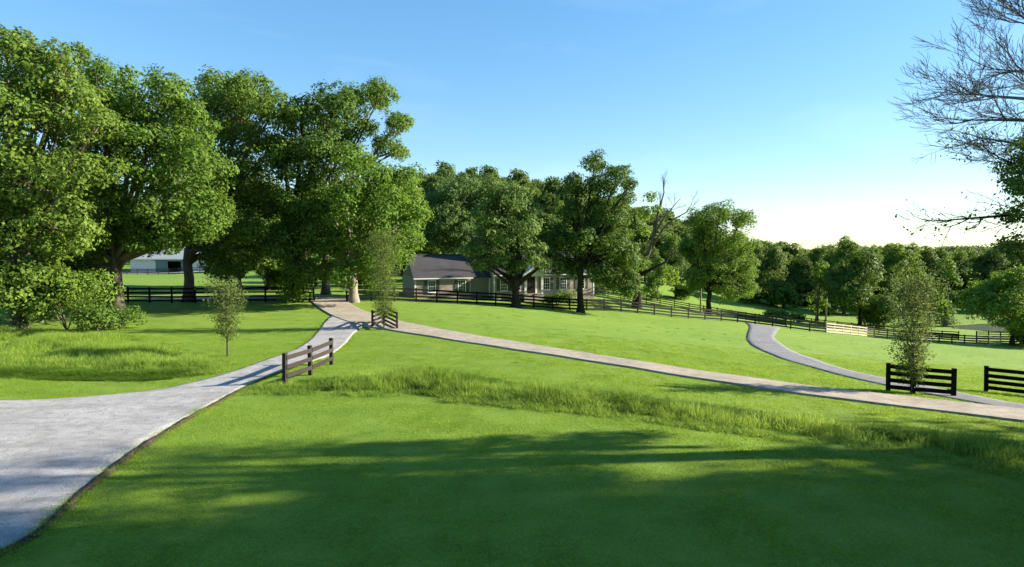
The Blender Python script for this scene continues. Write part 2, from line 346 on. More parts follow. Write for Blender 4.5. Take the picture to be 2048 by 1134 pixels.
def lobes_to_leaves(lobes, rg, clump_r, per_area, leaf, inner=.25, flat=.75):
    Ps, Ns, centres = [], [], []
    for (c, rx, rz) in lobes:
        c = np.array(c, float); area = 4*math.pi*((rx*rx+2*rx*rz)/3)
        k = max(5, int(area/(math.pi*clump_r**2)*1.15))
        d = unit(rg.normal(size=(k, 3)) + np.array([0, 0, .18]))
        for q in range(k):
            r = clump_r*rg.uniform(.6, 1.35); cc = c + d[q]*np.array([rx, rx, rz])*rg.uniform(.58, 1.2) - d[q]*r*.35
            n = int(per_area*r*r*rg.uniform(.6, 1.25)); P, dd = clump_points(cc, r, n, d[q], rg, flat)
            Ps.append(P); Ns.append(dd*.8 + d[q]*.4 + np.array([0, 0, .35]) + rg.normal(size=P.shape)*.42); centres.append((cc, c))
        n = int(per_area*area/math.pi*inner*.35); d = unit(rg.normal(size=(n, 3)))*rg.uniform(0, .85, n)[:, None]**.5
        Ps.append(c + d*np.array([rx, rx, rz])); Ns.append(rg.normal(size=(n, 3)))
    return np.concatenate(Ps), np.concatenate(Ns), centres
def bez(a, b, c, n=6):
    return [a*(1-t)**2 + b*2*t*(1-t) + c*t*t for t in [i/n for i in range(n+1)]]
def tree_parts(root, lobes, trunk_top, tr, barkm, leafm, rg, clump_r=.85, per_area=95, leaf=.27, twigs=True, limbs=True, name='crown', lean=(0, 0), forks=None, ivy=0, inner=.25, low=None):
    """root at the trunk's foot, lobes are local; trunk, branch parts and a leafy crown."""
    rr = random.Random(int(rg.integers(1e9)))
    if len(lobes):
        P, Nn, cs = lobes_to_leaves(lobes, rg, clump_r, per_area, leaf, inner)
    else: P = None
    top = Vector((lean[0], lean[1], trunk_top)); T = MB()
    pts = [Vector((0, 0, -.4)), Vector((0, 0, .15)), Vector((lean[0]*.1, lean[1]*.1, .9))] + [Vector((lean[0]*t, lean[1]*t, trunk_top*t)) + Vector((math.sin(t*5+rr.random()*6)*.12, 0, 0)) for t in (.35, .6, .8, 1)]
    T.tube(pts, [tr*1.75, tr*1.45, tr*1.05, tr*.92, tr*.82, tr*.74, tr*.5], 12)
    new('trunk', T.mesh('trunk', barkm, True), root)
    if limbs and len(lobes):
        for (c, rx, rz) in lobes:
            c = Vector(c); B = MB(); s = rr.uniform(.55, 1.0); st = Vector((lean[0]*s, lean[1]*s, trunk_top*s))
            mid = st.lerp(c, .45) + Vector((0, 0, -(c-st).length*.06)) if c.z > trunk_top else st.lerp(c, .5)+Vector((0, 0, 1.0))
            mid += Vector((rr.uniform(-.5, .5), rr.uniform(-.5, .5), rr.uniform(0, .6)))
            r0 = tr*rr.uniform(.34, .5); B.tube(bez(st, mid, c, 6), [r0*(1-.8*i/6)+.02 for i in range(7)], 7)
            if twigs:
                for q in range(5):
                    u = unit(rg.normal(size=(1, 3)))[0]; e = c + Vector(u*np.array([rx, rx, rz])*.9); a = mid.lerp(c, rr.uniform(.2, 1.0))
                    B.tube(bez(a, a.lerp(e, .5)+Vector((0, 0, .3)), e, 4), [r0*.28, r0*.22, r0*.16, r0*.1, .015], 4)
            new('branch', B.mesh('branch', barkm, True), root)
    if ivy:
        n = 900*ivy; zz = rg.uniform(.1, trunk_top*1.1, n); th = rg.uniform(0, 6.28, n); r = tr*1.1 + np.abs(rg.normal(size=n))*.45*(1+.4*np.sin(zz*2))
        Q = np.c_[np.cos(th)*r, np.sin(th)*r, zz]; Qn = np.c_[np.cos(th), np.sin(th), np.full(n, .4)] + rg.normal(size=(n, 3))*.5
        new('ivy', meshof('ivy', leaves(Q, Qn, leaf, rg), quads(n), L_BRIGHT), root)
    if P is not None:
        if low is not None: P[:, 2] = np.maximum(P[:, 2], low + rg.uniform(0, .6, len(P)))
        return new('crown', meshof('crown', leaves(P, Nn, leaf, rg), quads(len(P)), leafm), root)

def photo_tree(base, lobes_px, trunk_top_py, tr, bark, leafm, seed, label, cat='tree', Y=None, back=.6, **kw):
    """base pixel; lobes (px, py, r[, squash]) measured in the picture and turned into solid lobes around the trunk."""
    rg = np.random.default_rng(seed)
    x, y = hit(*base)
    if Y: x = ray(base[0], 500)[0]/ray(base[0], 500)[1]*Y; y = Y
    z = tz(x, y); root = thing(kw.pop('tname', 'broadleaf_tree'), label, cat, (x, y, z), group=kw.pop('group', None))
    pxs = [l[0] for l in lobes_px]; cx = sum(pxs)/len(pxs); hw = max(30, (max(pxs)-min(pxs))/2+30); s = y/F
    L = []
    for l in lobes_px:
        px, py, r = l[:3]; sq = l[3] if len(l) > 3 else .85
        edge = math.sqrt(max(.05, 1-((px-cx)/hw)**2)); hwm = hw*s*back
        for k, dy in enumerate((rg.uniform(-.75, -.1)*hwm*edge, rg.uniform(.3, .9)*hwm*edge)):
            p = at(px, py, y + dy); rr = r*s*(.98 if k == 0 else .9)
            L.append(((p.x-x, p.y-y, p.z-z), rr, rr*sq))
    tt = at(base[0], trunk_top_py, y).z - z
    tree_parts(root, L, tt, tr, bark, leafm, rg, **kw)
    return root

# --- big trees on the left
photo_tree((38, 662), [(15,105,60),(85,150,60),(140,110,30),(25,230,80),(130,220,70),(200,250,35),(50,350,90),(160,350,60),(20,470,80),(120,460,70),(-60,200,80),(-60,400,90),(-70,560,70),(20,570,60),(90,560,50)],
    430, .45, M_BARK, L_OLIVE, 11, 'tallest olive green tree at the far left edge of the picture', per_area=95)
photo_tree((237, 634), [(205,170,55),(330,180,45),(260,230,60),(365,240,50),(190,290,70),(300,320,75),(390,330,60),(215,400,60),(330,420,75),(410,430,55),(265,455,42),(385,465,30),(275,482,30),(315,486,30),(352,482,28),(160,500,50),(150,560,40)],
    470, .52, M_BARK, L_MID, 12, 'big spreading tree with pale flaring trunk at the edge of the lawn', per_area=95)
photo_tree((378, 604), [(440,190,55),(500,190,50),(550,220,40),(400,260,50),(470,270,65),(540,300,45),(430,360,60),(500,370,60),(460,450,50),(425,515,30),(500,455,35),(540,400,40),(505,520,34),(550,500,30),(455,540,20)],
    470, .5, M_BARK, L_OLIVE, 13, 'tall tree with dark forked trunk standing against the left fence', per_area=95, back=1.3)
photo_tree((588, 604), [(605,240,50),(670,215,45),(600,330,55),(560,300,30),(640,300,40),(600,410,60),(570,480,45),(640,480,40),(600,540,32)],
    420, .55, M_BARKD, L_DARK, 14, 'dark tree with ivy covered trunk left of the gate', ivy=5, per_area=95, back=1.35)
photo_tree((650, 596), [(705,205,36),(760,190,34),(795,245,28),(720,260,34),(795,300,22),(665,270,38),(765,290,20)],
    330, .42, M_BARK, L_MID, 15, 'tall open topped tree rising behind the gate tree', Y=69, per_area=95, back=.6)
photo_tree((707, 604), [(690,320,40),(740,350,45),(800,370,45),(650,400,50),(710,410,55),(780,430,60),(830,430,30),(640,480,42),(700,490,55),(770,500,50),(825,480,28),(735,545,36),(685,552,30),(650,545,26)],
    490, .42, M_BARKP, L_BRIGHT, 16, 'bright green rounded tree with pale trunk right of the gate', per_area=95, back=1.1)
# --- around the house
photo_tree((1032, 611), [(1000,390,36),(1040,410,34),(975,430,34),(1050,460,38),(1000,470,45),(960,505,32),(1062,508,30),(1010,515,30),(1088,528,16),(968,530,14),(1035,535,16)],
    548, .46, M_BARKD, L_PALE, 17, 'pale leaved tree with dark forked trunk in front of the farmhouse', per_area=98, Y=68.6, back=.4)
photo_tree((1162, 613), [(1190,328,24),(1235,352,24),(1150,372,26),(1200,375,30),(1258,372,16),(1250,400,18),(1140,425,28),(1190,430,34),(1232,440,28),(1120,480,28),(1170,485,36),(1225,490,36),(1255,515,26),(1120,460,20),(1125,528,26),(1195,545,26),(1250,555,26),(1100,505,22),(1145,540,20),(1225,565,20),(1255,582,14)],
    500, .38, M_BARKD, L_DARK, 18, 'tall dark green tree hiding the right end of the farmhouse', per_area=95, Y=71.5, back=.32)
photo_tree((1420, 612), [(1440,430,30),(1400,440,26),(1480,440,26),(1420,470,36),(1475,490,36),(1385,500,32),(1435,530,42),(1490,540,30),(1390,560,30),(1450,580,28),(1500,580,20)],
    560, .38, M_BARKD, L_MID, 19, 'wide rounded tree beyond the fence right of the dead limbed tree', Y=92, per_area=95)
photo_tree((905, 585), [(900,385,34),(935,375,28),(870,410,30),(900,440,40),(940,430,36),(865,470,34),(915,490,36)],
    520, .4, M_BARK, L_PALE, 20, 'pale green tree rising behind the left wing of the farmhouse', Y=96, per_area=95)
photo_tree((1010, 585), [(985,385,36),(1030,390,30),(960,420,32),(1045,430,30),(1000,440,40)],
    520, .4, M_BARK, L_FAR, 21, 'tree rising behind the main roof of the farmhouse', Y=98, per_area=95)

# --- recursive bare limbs
def limbs(B, p, d, L, r, lvl, rr, spread=.5, up=.12, ends=None, nseg=4, droop=0, kids=(3, 4)):
    pts = [Vector(p)]; d = Vector(d).normalized()
    for i in range(nseg):
        d = (d + Vector((rr.gauss(0, .13), rr.gauss(0, .13), rr.gauss(0, .1)+up*.25-droop))).normalized(); pts.append(pts[-1]+d*L/nseg)
    B.tube(pts, [max(.006, r*(1-.65*i/nseg)) for i in range(nseg+1)], 8 if lvl > 3 else (5 if lvl > 1 else 3), cap=False)
    if ends is not None and lvl <= 2: ends.append((pts[-1].copy(), lvl))
    if lvl == 0: return
    for k in range(rr.randint(*kids)):
        t = .25 + .75*(k+rr.random())/kids[1]; i = min(nseg-1, int(t*nseg)); q = pts[i].lerp(pts[i+1], min(1, t*nseg-i))
        nd = (d + Vector((rr.gauss(0, spread), rr.gauss(0, spread), rr.gauss(0, spread*.8)+up))).normalized()
        limbs(B, q, nd, L*rr.uniform(.5, .75), r*.5, lvl-1, rr, spread, up, ends, 3, droop, kids)
    limbs(B, pts[-1], d, L*.62, r*.36, lvl-1, rr, spread, up, ends, 3, droop, kids)

# dead limbed tree
rr = random.Random(5); rg = np.random.default_rng(22)
x, y = hit(1273, 616); z = tz(x, y)
t = thing('half_dead_tree', 'half dead tree with bare grey limbs reaching above its leaves', 'tree', (x, y, z))
s = y/F; loc = lambda px, py, dy=0: (lambda p: Vector((p.x-x, p.y-y, p.z-z)))(at(px, py, y+dy))
T = MB(); T.tube([Vector((0,0,-.4)), Vector((0,0,.2)), loc(1275,590), loc(1272,560), loc(1278,545)], [.95,.7,.55,.5,.45], 12); new('trunk', T.mesh('trunk', M_BARKD, True), t)
def limb_path(name, P, r0, r1, m, seed, lvl=2, L=2.2, up=.2):
    B = MB(); n = len(P); pts = [loc(*p) for p in P]; B.tube(pts, [r0+(r1-r0)*i/(n-1) for i in range(n)], 7); q = random.Random(seed)
    for i in range(1, n):
        for _ in range(2):
            d = (pts[i]-pts[i-1]).normalized()+Vector((q.gauss(0, .5), q.gauss(0, .5), q.gauss(.15, .4)))
            limbs(B, pts[i-1].lerp(pts[i], q.random()), d, L*q.uniform(.6, 1.1), r0*.22, lvl, q, .5, up)
    new(name, B.mesh(name, m, True), t)
limb_path('dead_branch', [(1277,552),(1300,500),(1308,460),(1318,420),(1328,385),(1326,362)], .25, .05, M_BARK, 1, 2, 1.5)
limb_path('dead_branch', [(1300,500),(1325,460),(1345,440),(1372,425),(1384,408)], .17, .04, M_BARK, 2, 2, 1.6)
limb_path('dead_branch', [(1303,480),(1325,440),(1345,415),(1362,395)], .14, .035, M_BARK, 3, 2, 1.3)
limb_path('branch', [(1277,552),(1300,540),(1330,525),(1350,500)], .28, .05, M_BARKD, 4, 1, 1.2)
limb_path('branch', [(1273,560),(1262,530),(1262,500),(1255,470)], .28, .05, M_BARKD, 6, 1, 1.2)
L = []
for px, py, r in [(1300,395,13),(1312,420,8),(1290,430,10),(1288,460,12),(1250,500,22),(1285,530,14),(1258,545,22),(1340,545,14),(1320,565,12),(1350,560,18),(1258,470,18),(1290,585,12)]:
    for dy in (-2.0+rg.uniform(-1, 1), 2.2): q = loc(px, py, dy); L.append((tuple(q), r*s*.85, r*s*.75))
P, Nn, _ = lobes_to_leaves(L, rg, .8, 34, .34); new('crown', meshof('crown', leaves(P, Nn, .34, rg), quads(len(P)), L_MID), t)

# near tree at the right edge: trunk outside the frame, bare twigs above, leafy boughs below
rr = random.Random(9); rg = np.random.default_rng(23)
x, y = 24.5, 20.0; z = tz(x, y)
t = thing('half_leafless_tree', 'large near tree at the right edge with bare grey twigs above dark leafy boughs', 'tree', (x, y, z))
loc = lambda px, py, dy=0: (lambda p: Vector((p.x-x, p.y-y, p.z-z)))(at(px, py, y+dy))
T = MB(); T.tube([Vector((0,0,-.4)), Vector((0,0,.3)), Vector((0,0,1.5)), Vector((-.2,0,5)), Vector((-.4,.2,9)), Vector((-.6,.3,13))], [1.0,.75,.55,.5,.38,.22], 12); new('trunk', T.mesh('trunk', M_BARKD, True), t)
def bough(P, r0, seed, lvl, L, name='bare_branch', m=M_TWIG, up=.1, per=4, spread=.42, dz=0, ends=None, bias=(-.9, 0, .15)):
    B = MB(); pts = [loc(*p) for p in P]; n = len(pts); B.tube(pts, [r0*(1-.85*i/(n-1)) for i in range(n)], 8); q = random.Random(seed)
    for i in range(1, n):
        for _ in range(per):
            d = (pts[i]-pts[i-1]).normalized()*.5+Vector(bias)*.7+Vector((q.gauss(0, .35), q.gauss(0, .5), q.gauss(0, .4)))
            limbs(B, pts[i-1].lerp(pts[i], q.random()), d, L*q.uniform(.6, 1.1), r0*.20, lvl, q, spread, up, ends)
    limbs(B, pts[-1], pts[-1]-pts[-2], L, r0*.16, lvl, q, spread, up, ends)
    return new(name, B.mesh(name, m, True), t)
bough([(2420,250,0),(2250,120,0),(2130,70,0),(2060,50,0)], .16, 1, 3, 1.5, bias=(-.8,0,.5))
bough([(2420,300,.5),(2250,200,.5),(2120,150,.5),(2010,140,.5)], .16, 2, 3, 1.5)
bough([(2400,330,-1),(2200,250,-1),(2080,200,-1),(1960,190,-1)], .15, 3, 3, 1.4)
bough([(2400,380,1),(2200,300,1),(2060,240,1),(1940,240,1)], .15, 4, 3, 1.3, bias=(-.9,0,0))
bough([(2400,420,0),(2200,310,0),(2050,290,0),(1960,275,0)], .12, 5, 2, 1.2, bias=(-.9,0,-.2), per=2)
E = []
bough([(2420,480,0),(2250,440,0),(2120,425,0),(2000,432,0),(1900,440,0)], .13, 6, 2, 1.0, 'branch', M_BARKD, ends=E, bias=(-.9,0,-.1))
bough([(2420,420,1),(2250,380,1),(2120,340,1),(2030,330,1)], .15, 7, 3, 1.1, 'branch', M_BARKD, ends=E)
P = np.array([np.array(e[0])+rg.normal(size=3)*.1 for e in E if rg.random() < .35]); 
L = []
for px, py, r in [(2040,330,44),(2100,300,60),(2030,430,26),(2070,520,40),(2075,280,40),(2020,350,22),(2090,390,60),(2035,375,22),(2110,470,60),(2045,480,32),(2020,500,18),(2180,380,70),(2250,300,60),(2350,380,60),(2500,300,70)]:
    for dy in (-1.2+rg.uniform(-1, 1), 1.5): q = loc(px, py, dy); L.append((tuple(q), r*y/F*.8, r*y/F*.65))
P2, N2, _ = lobes_to_leaves(L, rg, .42, 260, .12)
P = np.r_[P, P2]; Nn = np.r_[rg.normal(size=(len(P)-len(P2), 3))+[0, 0, .6], N2]
new('crown', meshof('crown', leaves(P, Nn, .12, rg), quads(len(P)), L_DARK), t)

# --- generic trees: built once, copied with their parts
def proto(name, label, seed, h, wd, bark, leafm, leaf=.42, clump=1.0, per=44, trunk=.3, shape='round', loc=(0, 0), sc_=1):
    rg = np.random.default_rng(seed); z = tz(*loc); root = thing(name, label, 'tree', (*loc, z)); L = []
    if shape == 'round':
        for k in range(14):
            a = k*2.4+rg.uniform(-.4, .4); u = .13+.73*((k*.618) % 1); r = wd*.5*math.sin(math.pi*min(.93, u*.9+.12)**.9)*.66
            L.append(((math.cos(a)*r, math.sin(a)*r, h*u), wd*rg.uniform(.17, .25), wd*rg.uniform(.14, .2)))
        L.append(((0, 0, h*.88), wd*.18, h*.1)); L.append(((0, 0, h*.6), wd*.3, h*.22))
    else:
        for k in range(9):
            u = .2+.75*k/8; r = wd*.22; L.append(((rg.uniform(-1, 1)*r, rg.uniform(-1, 1)*r, h*u), wd*rg.uniform(.22, .36)*(1.15-u*.6), h*.07))
    tree_parts(root, L, h*.45, trunk, bark, leafm, rg, clump_r=clump, per_area=per, leaf=leaf, twigs=False)
    return root
def copy_tree(src, x, y, rz, s, label, group=None, sz=None):
    c = src.copy(); link(c); c.location = (x, y, tz(x, y)); c.rotation_euler = (0, 0, rz); c.scale = (s, s, sz or s)
    for k in ('group',):
        if k in c: del c[k]
    c['label'] = label
    if group: c['group'] = group
    for ch in src.children:
        d = ch.copy(); link(d); d.parent = c
    return c
pc = lambda px, Y: (ray(px, 560)[0]/ray(px, 560)[1]*Y, Y)
PR = [proto('far_tree', 'round dark tree at the left end of the far tree line', 31, 15, 11, M_BARKD, L_FAR, loc=pc(1545, 150)),
      proto('far_tree', 'tall tree with olive crown in the far tree line right of the lone slim tree', 32, 19, 11, M_BARK, L_MID, loc=pc(1690, 146)),
      proto('far_tree', 'broad dark tree with low boughs in front of the far tree line', 33, 16, 14, M_BARKD, L_DARK, loc=pc(1722, 122)),
      proto('far_tree', 'tall olive tree beyond the pond bank', 34, 18, 10, M_BARK, L_OLIVE, loc=pc(1790, 150))]
SL = proto('slim_tree', 'slim sunlit tree standing alone before the far tree line', 35, 12.5, 4.2, M_BARK, L_BRIGHT, loc=pc(1636, 128), shape='slim', leaf=.42)
SL2 = copy_tree(SL, *pc(1895, 128), 2, 1.15, 'open airy tree standing on the pond bank beside the round bush')
PR.append(proto('roadside_tree', 'thin crowned roadside tree out of frame on the right nearest the twiggy tree', 37, 17, 13, M_BARK, L_MID, leaf=.30, clump=.9, per=26, loc=(74, 24)))
rr = random.Random(12); far = 'trees in the far line beyond the pasture'
for k, (px, Y, p, s) in enumerate([(1515,168,0,.95),(1572,170,1,.72),(1600,160,2,.8),(1640,165,1,.8),(1665,158,0,1.0),(1745,165,1,.85),(1770,170,3,.95),(1822,160,1,.85),(1850,168,0,1.0),
      (1880,172,1,.8),(1920,165,3,.85),(1950,170,1,.78),(1985,165,0,.95),(2020,168,3,.8),(2055,170,1,.8),(2100,165,2,.95),(1490,190,1,.8),(1560,195,3,.9),(1630,200,1,.9),(1700,190,3,.95),(1780,195,1,.95),(1860,198,3,.9),(1940,195,1,.85),(2020,195,2,1.0),(1410,200,0,.9),(1450,195,1,.75)]):
    ords = 'first second third fourth fifth sixth seventh eighth ninth tenth eleventh twelfth thirteenth fourteenth fifteenth sixteenth'.split()
    col = ['mid green', 'tall green', 'dark low boughed', 'olive green'][p]
    lb = f'{col} tree, {ords[min(k, 15)]} from left in front row of far tree line' if k < 16 else 'rear row tree of the far line with only its top showing'
    copy_tree(PR[p], *pc(px, Y), rr.uniform(0, 6), s*rr.uniform(.92, 1.08), lb, far)
proto('round_tree', 'wide light green tree on the slope at the right edge below the bare twigs', 38, 12.5, 15, M_BARK, L_BRIGHT, leaf=.34, clump=.9, per=50, loc=pc(2030, 96))
for px, Y, p, s, lb in [(1207,112,0,.52,'small tree with thin trunk right of the farmhouse gable'),(1316,125,1,.5,'small tree behind the fence below the dead limbs'),(1352,135,2,.66,'low dark tree left of the wide rounded tree'),
      (1250,140,1,.6,'tree behind the far fence seen past the tall dark tree'),
      (150,78,1,1.0,'tree filling the gap behind the two leftmost trees'),(205,86,3,1.1,'tree behind the big spreading tree'),(60,70,0,1.2,'tree behind the leftmost trunk'),(478,92,1,1.05,'tree behind the fence left of the ivy trunk'),(545,96,0,1.1,'shaded tree behind the ivy covered tree'),
      (612,88,0,1.0,'shaded tree beyond the gate left of the tall open topped tree'),(690,84,1,.8,'tree beyond the gate seen between the two gate trees'),(755,96,2,.85,'tree beyond the gate behind the bright rounded tree'),(535,80,2,.75,'low boughed tree behind the fence left of the ivy covered trunk'),
      (-60,60,2,1.2,'dark tree just outside the left edge'),(850,112,2,.9,'dark tree at the left gable of the farmhouse'),(1085,108,0,.95,'dark tree behind the right part of the farmhouse roof'),(1120,118,1,.9,'tree behind the farmhouse beside the tall dark tree')]:
    copy_tree(PR[p], *pc(px, Y), rr.uniform(0, 6), s, lb)
mid = 'trees on the slope behind the farmhouse'
for px, Y, p, s in [(850,135,1,.8),(900,140,0,.95),(960,132,2,.9),(1050,142,1,.8),(1010,150,3,.9),(790,128,2,.9),(740,150,1,.9),(1110,150,0,.9),(1160,140,2,.75),(1230,160,1,.75),(1290,152,0,.75),(1345,158,3,.7),(1380,168,2,.8),(1440,172,0,.75),(1480,160,2,.7),(640,160,0,.9),(560,175,2,.9),(470,180,1,.9),(100,175,2,.9),(30,150,0,.9),(380,190,0,.9),(230,200,3,.9)]:
    copy_tree(PR[p], *pc(px, Y), rr.uniform(0, 6), s*rr.uniform(.9, 1.1), 'tree on the wooded slope behind the farmhouse and barn', mid)
# trees outside the frame on the right whose shade falls across the near lawn
for k, (X_, Y_, p, s) in enumerate([(25.5,11,2,1.3),(39,14.5,4,1.5),(50,16.5,4,1.65),(64,18.5,1,1.9),(80,19.5,1,2.1),(29,5,2,1.25),(41,8,1,1.5),(54,9,0,1.75),(30,3,0,1.4),(24,-4,2,1.2),(45,4,2,1.6),(60,5,1,1.7)]):
    copy_tree(PR[p], X_, Y_, rr.uniform(0, 6), s, 'roadside tree out of frame on the right, shading the near lawn', 'roadside trees shading the near lawn')

# --- instanced ground cover and far wood (geometry nodes on a point cloud)
def instancer(name, pts, rz, scl, src, label):
    me = bpy.data.meshes.new(name); me.vertices.add(len(pts)); me.vertices.foreach_set('co', np.asarray(pts, np.float32).ravel())
    a = me.attributes.new('rotv', 'FLOAT_VECTOR', 'POINT'); a.data.foreach_set('vector', np.c_[np.zeros((len(pts), 2)), rz].astype(np.float32).ravel())
    a = me.attributes.new('scl', 'FLOAT_VECTOR', 'POINT'); a.data.foreach_set('vector', np.asarray(scl, np.float32).ravel())
    me.update(); o = new(name, me); g = bpy.data.node_groups.new(name, 'GeometryNodeTree')
    g.interface.new_socket('Geometry', in_out='INPUT', socket_type='NodeSocketGeometry'); g.interface.new_socket('Geometry', in_out='OUTPUT', socket_type='NodeSocketGeometry')
    N = g.nodes; i = N.new('NodeGroupInput'); ou = N.new('NodeGroupOutput'); iop = N.new('GeometryNodeInstanceOnPoints'); oi = N.new('GeometryNodeObjectInfo')
    oi.inputs['Object'].default_value = src; oi.transform_space = 'ORIGINAL'
    ra = N.new('GeometryNodeInputNamedAttribute'); ra.data_type = 'FLOAT_VECTOR'; ra.inputs[0].default_value = 'rotv'
    sa = N.new('GeometryNodeInputNamedAttribute'); sa.data_type = 'FLOAT_VECTOR'; sa.inputs[0].default_value = 'scl'
    e2 = N.new('FunctionNodeEulerToRotation')
    g.links.new(i.outputs[0], iop.inputs['Points']); g.links.new(oi.outputs['Geometry'], iop.inputs['Instance'])
    g.links.new(ra.outputs[0], e2.inputs[0]); g.links.new(e2.outputs[0], iop.inputs['Rotation']); g.links.new(sa.outputs[0], iop.inputs['Scale']); g.links.new(iop.outputs[0], ou.inputs[0])
    md = o.modifiers.new('scatter', 'NODES'); md.node_group = g; tag(o, label, kind='stuff'); return o
def blades(n, rad, h0, h1, wd, rg, m, name, lean=.35):
    r = rad*np.sqrt(rg.uniform(0, 1, n)); th = rg.uniform(0, 6.283, n); B = np.c_[r*np.cos(th), r*np.sin(th), np.full(n, -.02)]
    h = rg.uniform(h0, h1, n)[:, None]; ld = rg.normal(size=(n, 3))*lean; ld[:, 2] = 0; a = rg.uniform(0, 6.283, n); s_ = np.c_[np.cos(a), np.sin(a), np.zeros(n)]*wd*.5
    up = np.array([0, 0, 1.0]); m1 = B + up*h*.55 + ld*h*.35; tp = B + up*h*.92 + ld*h
    V = np.stack([B-s_, B+s_, m1+s_*.8, m1-s_*.8, tp], 1).reshape(-1, 3); k = np.arange(n)*5
    f = [(int(q), int(q+1), int(q+2), int(q+3)) for q in k] + [(int(q+3), int(q+2), int(q+4)) for q in k]
    return meshof(name, V, f, m)
def inside(P, poly):
    x, y = P[:, 0], P[:, 1]; c = np.zeros(len(P), bool); n = len(poly); j = n-1; px, py = poly[:, 0], poly[:, 1]
    for i in range(n):
        k = (py[i] > y) != (py[j] > y)
        if k.any():
            xi = (px[j]-px[i])*(y-py[i])/(py[j]-py[i]+1e-12)+px[i]; c ^= k & (x < xi)
        j = i
    return c
def offroad(P):
    k = np.ones(len(P), bool)
    for rp in ROADS: k &= ~inside(P, rp[::3])
    return k
rg = np.random.default_rng(77)
def src(name, me, px, py, label):
    x, y = hit(px, py); o = new(name, me, None, (x, y, tz(x, y))); return tag(o, label, kind='stuff')
lawn_src = src('lawn_tuft', blades(150, .42, .015, .048, .014, rg, G_LAWN, 'lawn_tuft', .6), 1100, 1000, 'tuft of mown lawn grass')
P = rg.uniform([-40, 9], [45, 46], (60000, 2)); keep = (np.abs(P[:, 0]) < P[:, 1]*.95+4)
dd = P[:, 1]; keep &= rg.uniform(0, 1, len(P)) < np.clip(1.25-dd/40, .12, 1); P = P[keep]; P = P[offroad(P)]
n = len(P); sc1 = rg.uniform(.8, 1.3, n)*(1+.012*P[:, 1])
instancer('lawn_grass', np.c_[P, terr(P[:, 0], P[:, 1])], rg.uniform(0, 6.28, n), np.c_[sc1, sc1, rg.uniform(.7, 1.25, n)], lawn_src, 'short mown lawn grass')
q = BANK[rg.integers(0, len(BANK), 380), rg.integers(2, 5, 380)]; q = q + rg.normal(size=q.shape)*[.08, .08, 0]; n = len(q); sc1 = rg.uniform(.5, .9, n)
instancer('bank_grass', q, rg.uniform(0, 6.28, n), np.c_[sc1, sc1, rg.uniform(.4, .9, n)], lawn_src, 'uneven grass on the low bank beside the lane')
peb = []
for q in range(7):
    a = rg.uniform(0, 6.28); r_ = rg.uniform(.05, .28); s_ = rg.uniform(.006, .015); c = np.array([math.cos(a)*r_, math.sin(a)*r_, s_*.3])
    O = np.array([[1,0,0],[-1,0,0],[0,1,0],[0,-1,0],[0,0,.7],[0,0,-.7]])*s_*rg.uniform(.7, 1.3, (6, 1)); peb.append(O+c)
pf = [(0,2,4),(2,1,4),(1,3,4),(3,0,4),(2,0,5),(1,2,5),(3,1,5),(0,3,5)]
M_PEB = m_leaf('pale_stone_chips', (.14, .138, .14), (.24, .238, .24), (.34, .335, .34), 0)
lane = np.array(ROADS[0]); P = rg.uniform([-34, 4], [-4, 48], (11000, 2)); P = P[inside(P, lane)]; n = len(P); px_, py_ = P[0]
pz = terr(P[:, 0], P[:, 1])+.052
psrc = new('stone_chips', meshof('stone_chips', np.concatenate(peb), [tuple(i+6*k for i in f) for k in range(7) for f in pf], M_PEB), None, (P[0, 0], P[0, 1], pz[0])); tag(psrc, 'loose limestone chips on the gravel lane', kind='stuff')
s_ = rg.uniform(.6, 1.35, n)
instancer('loose_gravel', np.c_[P, pz], rg.uniform(0, 6.28, n), np.c_[s_, s_, s_], psrc, 'loose stones scattered over the gravel lane')
E_ = np.r_[dens(laneL[1:-1], .12), dens(laneR[1:-1], .12)]; E_ = E_[(E_[:, 1] > 6)]; E_ = E_ + rg.normal(size=E_.shape)*.16; n = len(E_); sc1 = rg.uniform(.3, .7, n)
instancer('verge_grass', np.c_[E_, terr(E_[:, 0], E_[:, 1])+.03], rg.uniform(0, 6.28, n), np.c_[sc1, sc1, rg.uniform(.8, 2.2, n)], lawn_src, 'ragged grass creeping over the edges of the lane')
tall_src = src('tall_grass_tuft', blades(55, .28, .25, .6, .016, rg, G_TALL, 'tall_grass_tuft', .38), 905, 770, 'tuft of tall seeding grass')
rank_src = src('rank_grass_tuft', blades(70, .35, .3, .7, .026, rg, G_RANK, 'rank_grass_tuft', .42), 830, 762, 'tuft of rank dark green grass')
def fn(P, f, s=0): return np.sin(P[:, 0]*f+s)*np.sin(P[:, 1]*f*1.3+s*2)+.5*np.sin(P[:, 0]*f*2.7+s*3+P[:, 1]*f)
def scatter(poly_px, n, hmin, hmax, src_, name, label, seed, nf=.6):
    rg = np.random.default_rng(seed); poly = np.array(H(poly_px)); lo, hi = poly.min(0), poly.max(0)
    P = rg.uniform(lo, hi, (n, 2)); P = P[inside(P, poly)]; P = P[offroad(P)]; v = fn(P, nf, seed); P = P[v+rg.normal(size=len(P))*.5 > -.35]; v = fn(P, nf, seed)
    # shorter towards the edge of the patch
    d = np.min(np.linalg.norm(P[:, None, :]-dens(np.r_[poly, poly[:1]], .5)[None], axis=2), axis=1); e = np.clip(d/1.6, .28, 1)
    h = (hmin+(hmax-hmin)*np.clip(.5+.35*v, 0, 1))*rg.uniform(.75, 1.2, len(P))*e; w_ = rg.uniform(.8, 1.3, len(P))
    return instancer(name, np.c_[P, terr(P[:, 0], P[:, 1])], rg.uniform(0, 6.28, len(P)), np.c_[w_, w_, h], src_, label)
